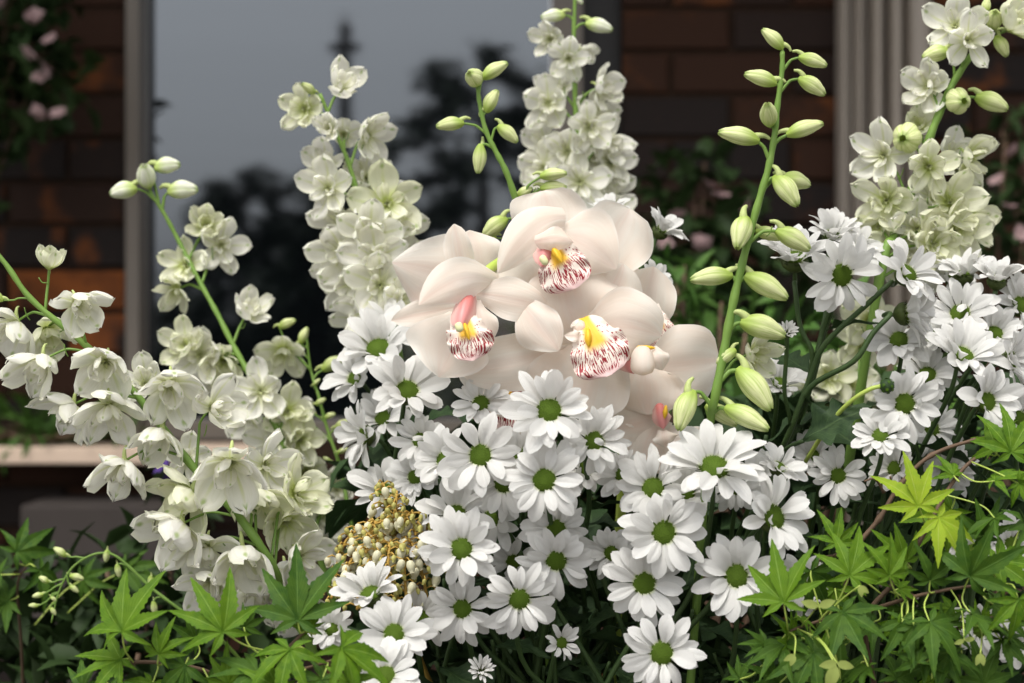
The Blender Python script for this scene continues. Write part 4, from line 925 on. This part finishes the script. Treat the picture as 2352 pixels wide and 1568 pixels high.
orchid('cream orchid half hidden at the right behind the heart of the spray', 1490, 740, 1.53, [
 ('sepal', 1470, 790, .0, 1502, 612, .0, 130, dict(bulge=.014, cup=-.25, point=2.6)),
 ('petal', 1470, 720, .01, 1420, 610, .02, 90, dict(bulge=.01)),
 ('lip', 1500, 700, -.012, 1526, 802, -.02, 74, dict(wave=.1)),
 ('stalk', 18, [(1470, 780, .01), (1440, 850, .04), (1400, 950, .06)]),
])
orchid('cream orchid with a rounded white column tip, right beside the bud spike', 1475, 825, 1.49, [
 ('petal', 1490, 850, .008, 1652, 828, .0, 185, dict(bulge=.012, cup=-.2, point=3.4, side=(0, 10))),
 ('sepal', 1480, 840, .004, 1488, 952, -.006, 180, dict(bulge=.014, cup=-.3, point=3.0)),
 ('sepal', 1470, 840, .010, 1396, 930, .0, 130, dict(bulge=.012, cup=-.2)),
 ('column', 1438, 800, -.034, 1456, 858, -.042, 44, 46, 'column'),
 ('column_hood', 1474, 798, -.044, 1476, 862, -.052, 48, 62, 'orchid'),
 ('side_lobe', 1500, 796, -.040, 1522, 850, -.044, 50, dict(cup=-.5)),
 ('callus', 1462, 797, -.046, 1506, 799, -.046, 11, 10, 'yellow'),
])
orchid('cream orchid lowest in the spray, with yellow throat behind pale green buds', 1525, 965, 1.49, [
 ('sepal', 1530, 950, .01, 1392, 985, .0, 170, dict(bulge=.012, cup=-.2, point=3)),
 ('sepal', 1520, 960, .008, 1468, 1085, .0, 160, dict(bulge=.012, cup=-.2, point=2.6)),
 ('petal', 1525, 985, .006, 1590, 1080, .0, 140, dict(bulge=.012, cup=-.2)),
 ('petal', 1530, 950, .012, 1470, 880, .01, 150, dict(bulge=.012)),
 ('column', 1514, 925, -.012, 1524, 985, -.018, 40, 40, 'column'),
 ('callus', 1530, 930, -.016, 1526, 962, -.02, 12, 10, 'yellow'),
 ('side_lobe', 1522, 985, -.012, 1530, 1030, -.016, 60, dict(cup=-.5)),
])
orchid('cream orchid tucked below the spray behind the topmost front daisy', 1175, 905, 1.50, [
 ('sepal', 1185, 890, .01, 1085, 960, .0, 130, dict(bulge=.012, cup=-.2)),
 ('sepal', 1190, 900, .01, 1240, 1040, .0, 140, dict(bulge=.012, cup=-.2)),
 ('petal', 1185, 900, .012, 1180, 830, .012, 150, dict(bulge=.01)),
 ('column', 1182, 868, -.012, 1192, 908, -.018, 34, 34, 'column'),
 ('lip', 1172, 890, -.012, 1152, 985, -.022, 80),
])
# the arching orchid stem that carries the spray
m = MB(); pts = [P(1150, 640, 1.535), P(1230, 690, 1.545), P(1320, 760, 1.55), P(1400, 880, 1.56), P(1430, 1050, 1.58), P(1420, 1300, 1.62)]; rp = root_pt(pts[-1]); pts.append(rp)
base = pts[-1]; o = empty('orchid_spray_stem', base); tag(o, 'arching green stem that carries the cream orchid blooms', 'stem')
m.tube(spline([p-base for p in pts], 6), .0045, 9); m.build('stem', M['ostem'], o)

# ------------------------------------------------------------------ pieris
def bell_mesh(mat):
    b = MB(); prof = [(.05, 0), (.26, .06), (.42, .25), (.45, .5), (.36, .75), (.22, .92), (.28, 1.0)]
    b.grid(10, 6, lambda u, v: Vector((math.cos(u*6.2832)*prof[round(v*6)][0]*(1+.05*math.cos(u*31.4)), math.sin(u*6.2832)*prof[round(v*6)][0]*(1+.05*math.cos(u*31.4)), -prof[round(v*6)][1])))
    return mesh('bell', b.v, b.f, M[mat], b.uv)
BELL = bell_mesh('bell'); BELLY = bell_mesh('belly')
d = 1.475; c0 = P(885, 1400, d+.03); pr = empty('pieris_cluster', c0); tag(pr, 'cone of cream and yellow pieris bells on orange stalks between delphinium and daisies', 'flower cluster')
r = random.Random(9)
rac = [([(905, 1240, .02), (905, 1190, -.01), (912, 1135, -.01)], 20), ([(905, 1240, .02), (925, 1200, -.01), (945, 1180, -.005), (955, 1230, -.01)], 22), ([(905, 1240, .02), (870, 1200, -.01), (850, 1220, -.02), (840, 1270, -.03)], 22), ([(905, 1240, .02), (890, 1170, .0), (878, 1108, -.005)], 26), ([(905, 1240, .02), (860, 1230, .0), (805, 1290, -.01), (760, 1375, -.015)], 34), ([(905, 1240, .02), (870, 1240, -.01), (845, 1310, -.03), (820, 1400, -.03)], 32),
       ([(905, 1240, .02), (895, 1250, -.02), (890, 1320, -.03), (885, 1410, -.03)], 32), ([(905, 1240, .02), (940, 1240, -.01), (965, 1300, -.01), (985, 1390, -.0)], 32), ([(905, 1240, .02), (925, 1260, -.015), (930, 1330, -.02), (935, 1400, -.02)], 30), ([(905, 1240, .02), (960, 1200, .0), (990, 1240, .01), (1000, 1330, .01)], 24), ([(905, 1240, .03), (830, 1215, .02), (785, 1260, .02), (770, 1330, .02)], 24)]
stm = MB(); stm.tube(spline([P(905, 1240, d+.02)-c0, P(900, 1330, d+.05)-c0, P(960, 1500, d+.09)-c0, root_pt(P(960, 1500, d+.09))-c0], 5), .0022, 6)
for path, nb in rac:
    sp = spline([P(x, y, d+z)-c0 for x, y, z in path], 12); stm.tube(sp, .0013, 5); n = len(sp)
    for k in range(nb):
        q = sp[min(n-1, int(n*(.22+.78*k/nb)))]; a = k*2.4; tt = k/nb
        off = Vector((math.cos(a), math.sin(a)*.9-.25, .1)).normalized()*r.uniform(.004, .013)*(1.25-.5*tt)
        young = r.random() < (.85 if len(path) == 3 else .45+.40*tt); sz = r.uniform(.0042, .0060) if young else r.uniform(.0075, .0098)
        q2 = q+off; stm.tube([q, q+off*.6+Vector((0, 0, .002)), q2], .0007, 4)
        obj('bell', BELLY if young else BELL, pr, Matrix.Translation(q2) @ Matrix.Rotation(r.uniform(-.5, .5), 4, 'X') @ Matrix.Rotation(r.uniform(-.5, .5), 4, 'Y') @ Matrix.Diagonal((sz*.85, sz*.85, sz*1.1, 1)))
stm.build('stalk', M['pstem'], pr)

# ------------------------------------------------------------------ maple sprays
def maple_mesh(mat, seed):
    r = random.Random(seed); b = MB()
    lob = [(0, 1.0), (36, .93), (-36, .93), (76, .72), (-76, .72), (122, .42), (-122, .42)]
    for i, (ang, L) in enumerate(lob):
        L *= r.uniform(.9, 1.08); ang += r.uniform(-5, 5); A = R(ang); W = .245*L+.03; dr = r.uniform(-.12, .38); tw = r.uniform(-.35, .35)
        m = Matrix.Rotation(A, 4, 'Z') @ Matrix.Rotation(tw, 4, 'X')
        nv = 22; z0 = .002*i
        def fn(u, v):
            x = u*2-1
            wd = W*(.26+.74*sm(.0, .42, v))*(max(0.0, 1-max(0, (v-.40)/.60))**.85)
            k = int(v*nv); saw = 1+(.16 if (k % 2) else -.05)*sm(.25, .4, v)*(1 if abs(x) > .9 else 0)
            return m @ Vector((v*L, x*wd*.5*saw, z0+.35*abs(x)*wd*.5-dr*L*v*v+.04*math.sin(v*3)))
        b.grid(6, nv, fn)
    return mesh('leaf', b.v, b.f, M[mat], b.uv)
MAP = {k: [maple_mesh(k, 500+i) for i in range(8)] for k in ('maple', 'mapled', 'maplel')}
def spray(label, base_px, twigs, leaves, samaras, seed, group='maple sprays at the front'):
    r = random.Random(seed); c0 = P(*base_px); rt = empty('maple_spray', c0); tag(rt, label, 'maple spray', group)
    alltw = []
    for tw, rad in twigs:
        sp = spline([P(*p)-c0 for p in tw], 6); b = MB(); b.tube(sp, [lerp(rad, rad*.55, i/len(sp)) for i in range(len(sp))], 6); b.build('twig', M['twig'], rt); alltw += sp
    for lf in leaves:
        px, py, L, ang, nx, nz, d, mk = lf; p = P(px, py, d)-c0; nn = N(max(-.8, min(.8, nx+r.gauss(0, .32))), max(-.5, min(.85, nz+r.gauss(0, .25)))); a = R(ang); L *= r.uniform(.88, 1.14)
        X = Vector((math.cos(a), 0, math.sin(a))); X = (X-nn*X.dot(nn)).normalized(); Y = nn.cross(X); s = L*S(d)
        m = Matrix((X*s, Y*s*(1 if r.random() < .5 else 1), nn*s)).transposed().to_4x4(); m.translation = p
        obj('leaf', r.choice(MAP[mk]), rt, m)
        q = min(alltw, key=lambda t: (t-p).length); dv = q-p
        if dv.length > .07: q = p+dv.normalized()*.07+Vector((0, .02, -.02))
        b = MB(); b.tube(spline([p, p.lerp(q, .35)-X*.006, q], 6), .0007, 5); b.build('petiole', M['petiole'], rt)
    for (px, py, d, L, a1, a2) in samaras:
        p = P(px, py, d)-c0; b = MB()
        for a in (a1, a2):
            m = Matrix.Translation(p) @ Matrix.Rotation(R(90), 4, 'X') @ Matrix.Rotation(R(a), 4, 'Z'); leaf_add(b, m, L*S(d), L*.45*S(d), .05, .15, 3, 6)
        b.build('samara', M['samara'], rt)
        q = min(alltw, key=lambda t: (t-p).length); b = MB(); dv = q-p
        if dv.length > .06: q = p+dv.normalized()*.06
        b.tube(spline([p, p.lerp(q, .5)+Vector((.003, 0, .004)), q], 4), .0006, 5); b.build('samara_stalk', M['petiole'], rt)
    return rt
l1 = 1.34
spray('bright green maple spray with seven-lobed leaves below the arching delphinium', (560, 1800, 1.50),
 [([(560, 1800, 1.5), (540, 1650, 1.42), (500, 1560, 1.38), (430, 1530, 1.37), (330, 1520, 1.37), (270, 1530, 1.37)], .0022), ([(540, 1650, 1.42), (600, 1560, 1.38), (660, 1490, 1.36), (700, 1450, 1.36)], .0018), ([(600, 1560, 1.38), (720, 1530, 1.34), (780, 1510, 1.32)], .0015)],
 [(280,1450,158,100,.05,.45,l1,'maple'),(513,1451,165,118,.12,.35,l1-.01,'maple'),(684,1424,172,92,.1,.2,l1+.01,'mapled'),(365,1502,92,75,-.1,.5,l1+.01,'maple'),(278,1515,112,205,-.1,.55,l1+.02,'maple'),(425,1528,110,255,.1,.5,l1+.01,'mapled'),
  (665,1492,150,265,.1,.55,l1-.02,'maple'),(782,1488,150,328,.25,.6,l1-.05,'maple'),(592,1545,110,200,-.1,.6,l1-.01,'mapled'),(525,1572,110,95,.1,.3,l1+.0,'maple'),(190,1580,90,100,-.3,.4,l1+.02,'mapled'),(718,1440,70,140,.1,.4,l1+.02,'maple'),(480,1560,90,300,.0,.5,l1+.01,'mapled'),
  (350,1570,110,250,-.1,.5,l1+.02,'maple'),(740,1560,130,250,.1,.5,l1-.02,'mapled'),(640,1580,110,150,-.1,.5,l1-.02,'maple'),(560,1440,70,50,.3,.2,l1+.03,'mapled'),(450,1470,80,150,-.2,.3,l1+.04,'mapled'),(800,1570,100,60,.2,.4,l1-.04,'maple'),(250,1590,110,300,.1,.5,l1+.0,'mapled')],
 [], 61)
spray('soft out-of-focus maple sprig behind the thin drooping bud shoot', (60, 1800, 1.9),
 [([(60, 1800, 1.9), (50, 1500, 1.82), (40, 1350, 1.78), (60, 1300, 1.76)], .0018)],
 [(38,1268,95,40,.1,.4,1.76,'mapled'),(0,1320,100,150,-.1,.5,1.76,'mapled'),(90,1310,110,330,.2,.6,1.75,'mapled'),(20,1380,110,200,.0,.5,1.77,'mapled'),(290,1310,100,340,.1,.6,1.86,'mapled'),(190,1330,90,345,.1,.6,1.86,'mapled')], [], 62)
l2 = 1.36; mr = random.Random(17)
spray('dense green maple spray with lime young leaves and winged seeds right of daisies', (2000, 1800, 1.52),
 [([(2000, 1800, 1.52), (2010, 1600, 1.45), (1990, 1480, 1.41), (2000, 1400, 1.40), (2060, 1330, 1.40), (2120, 1230, 1.40), (2180, 1120, 1.41), (2230, 1060, 1.42), (2300, 1020, 1.43)], .0024), ([(1990, 1480, 1.41), (1930, 1420, 1.39), (1870, 1430, 1.37), (1810, 1450, 1.36)], .0016), ([(2000, 1400, 1.40), (2100, 1370, 1.38), (2200, 1350, 1.37), (2300, 1340, 1.37)], .0017), ([(2010, 1600, 1.45), (2120, 1480, 1.40), (2240, 1430, 1.38), (2340, 1400, 1.38)], .0018)],
 [(1800,1383,138,104,-.1,.3,l2-.02,'maple'),(1952,1322,135,72,.1,.35,l2,'maple'),(2042,1322,110,85,.1,.4,l2,'maple'),(2110,1162,130,105,.05,.1,l2+.01,'maplel'),(2155,1190,120,292,.1,.2,l2+.01,'maplel'),(2185,1170,140,226,-.2,.3,l2+.06,'maple'),(2136,1333,112,75,.1,.4,l2+.01,'mapled'),
  (2228,1323,155,62,.2,.3,l2-.01,'mapled'),(2072,1426,118,272,.0,.5,l2,'mapled'),(2136,1430,118,290,.1,.5,l2-.01,'mapled'),(2232,1413,125,278,.1,.5,l2-.01,'mapled'),(1935,1406,135,292,.0,.5,l2-.01,'mapled'),(1808,1470,100,95,-.1,.3,l2+.0,'maple'),(1800,1480,130,262,-.2,.5,l2,'mapled'),(1862,1310,112,298,.0,.4,l2+.02,'mapled'),
  (1760,1480,75,185,-.2,.5,l2+.01,'mapled'),(2338,1376,105,262,.1,.4,l2-.03,'maple'),(2285,1105,95,8,.2,.5,l2+.03,'maple'),(2190,1092,70,100,-.1,.3,l2+.05,'maple'),(2322,1038,135,88,.1,.2,l2+.04,'maple'),(2290,1030,100,120,-.1,.3,l2+.05,'maple'),(2285,1190,85,290,.1,.5,l2+.03,'mapled'),(1868,1498,135,245,-.1,.5,l2-.01,'mapled'),
  (1995,1532,100,268,.0,.4,l2-.02,'mapled'),(2100,1480,120,300,.1,.5,l2,'mapled'),(2180,1500,120,260,.0,.5,l2,'mapled'),(1921,1248,95,80,-.1,.3,l2+.04,'maple'),(2000,1430,110,190,-.1,.5,l2+.02,'mapled'),(2080,1290,100,140,-.1,.4,l2+.03,'maple'),(2290,1290,120,350,.2,.4,l2+.01,'maple'),(2300,1470,110,300,.1,.5,l2,'mapled'),(1930,1560,120,120,-.1,.4,l2+.01,'mapled'),
  (2060,1560,120,70,.1,.4,l2+.01,'mapled'),(2260,1570,120,100,.1,.4,l2,'mapled'),(1790,1570,110,150,-.1,.4,l2+.01,'mapled'),(2340,1110,90,330,.2,.4,l2+.02,'maple'),(2260,1230,100,100,.0,.3,l2+.04,'mapled'),(2190,1400,90,200,-.1,.5,l2+.02,'maple'),(2350,1200,100,220,.1,.4,l2+.02,'mapled'),(1700,1560,70,100,-.2,.4,l2+.03,'mapled')]+[(mr.uniform(1830, 2350), mr.uniform(1330, 1570), mr.uniform(55, 90), mr.uniform(0, 360), mr.uniform(-.5, .5), mr.uniform(0, .7), l2+mr.uniform(-.02, .05), mr.choice(('maple', 'mapled', 'mapled'))) for _ in range(22)],
 [(1880,1392,1.33,46,165,18),(1825,1503,1.33,32,210,250),(1922,1522,1.32,46,190,-15),(1920,1528,1.32,60,245,255),(2215,1470,1.33,28,10,200),(2252,1500,1.33,34,250,285),(1975,1345,1.34,30,320,280)], 63)
tw = empty('bare_twig', P(1900, 1500, 1.5)); tag(tw, 'bare brown twig with small knots above the right maple leaves', 'twig'); c0 = P(1900, 1500, 1.5)
for path, rad in (([(1900, 1500, 1.5), (1935, 1380, 1.45), (1960, 1270, 1.43), (2020, 1190, 1.43), (2070, 1110, 1.43), (2140, 1045, 1.43), (2240, 1010, 1.43), (2352, 990, 1.43)], .0022), ([(1935, 1262, 1.42), (1905, 1225, 1.41), (1888, 1190, 1.41)], .0015), ([(1960, 1268, 1.42), (1920, 1275, 1.41), (1882, 1285, 1.41), (1876, 1330, 1.41)], .0012), ([(2030, 1130, 1.43), (2010, 1100, 1.42), (1985, 1105, 1.42)], .0012), ([(2050, 1120, 1.43), (2045, 1095, 1.42)], .001)):
    b = MB(); sp = spline([P(*p)-c0 for p in path], 6); n = len(sp); r = random.Random(len(path))
    b.tube(sp, [lerp(rad, rad*.6, i/n)*(1.5 if i % 6 == 0 else 1) for i in range(n)], 6); b.build('twig', M['twig'], tw)
print('objects', len(bpy.data.objects), 'tris', sum(len(m.polygons) for m in bpy.data.meshes)*2)
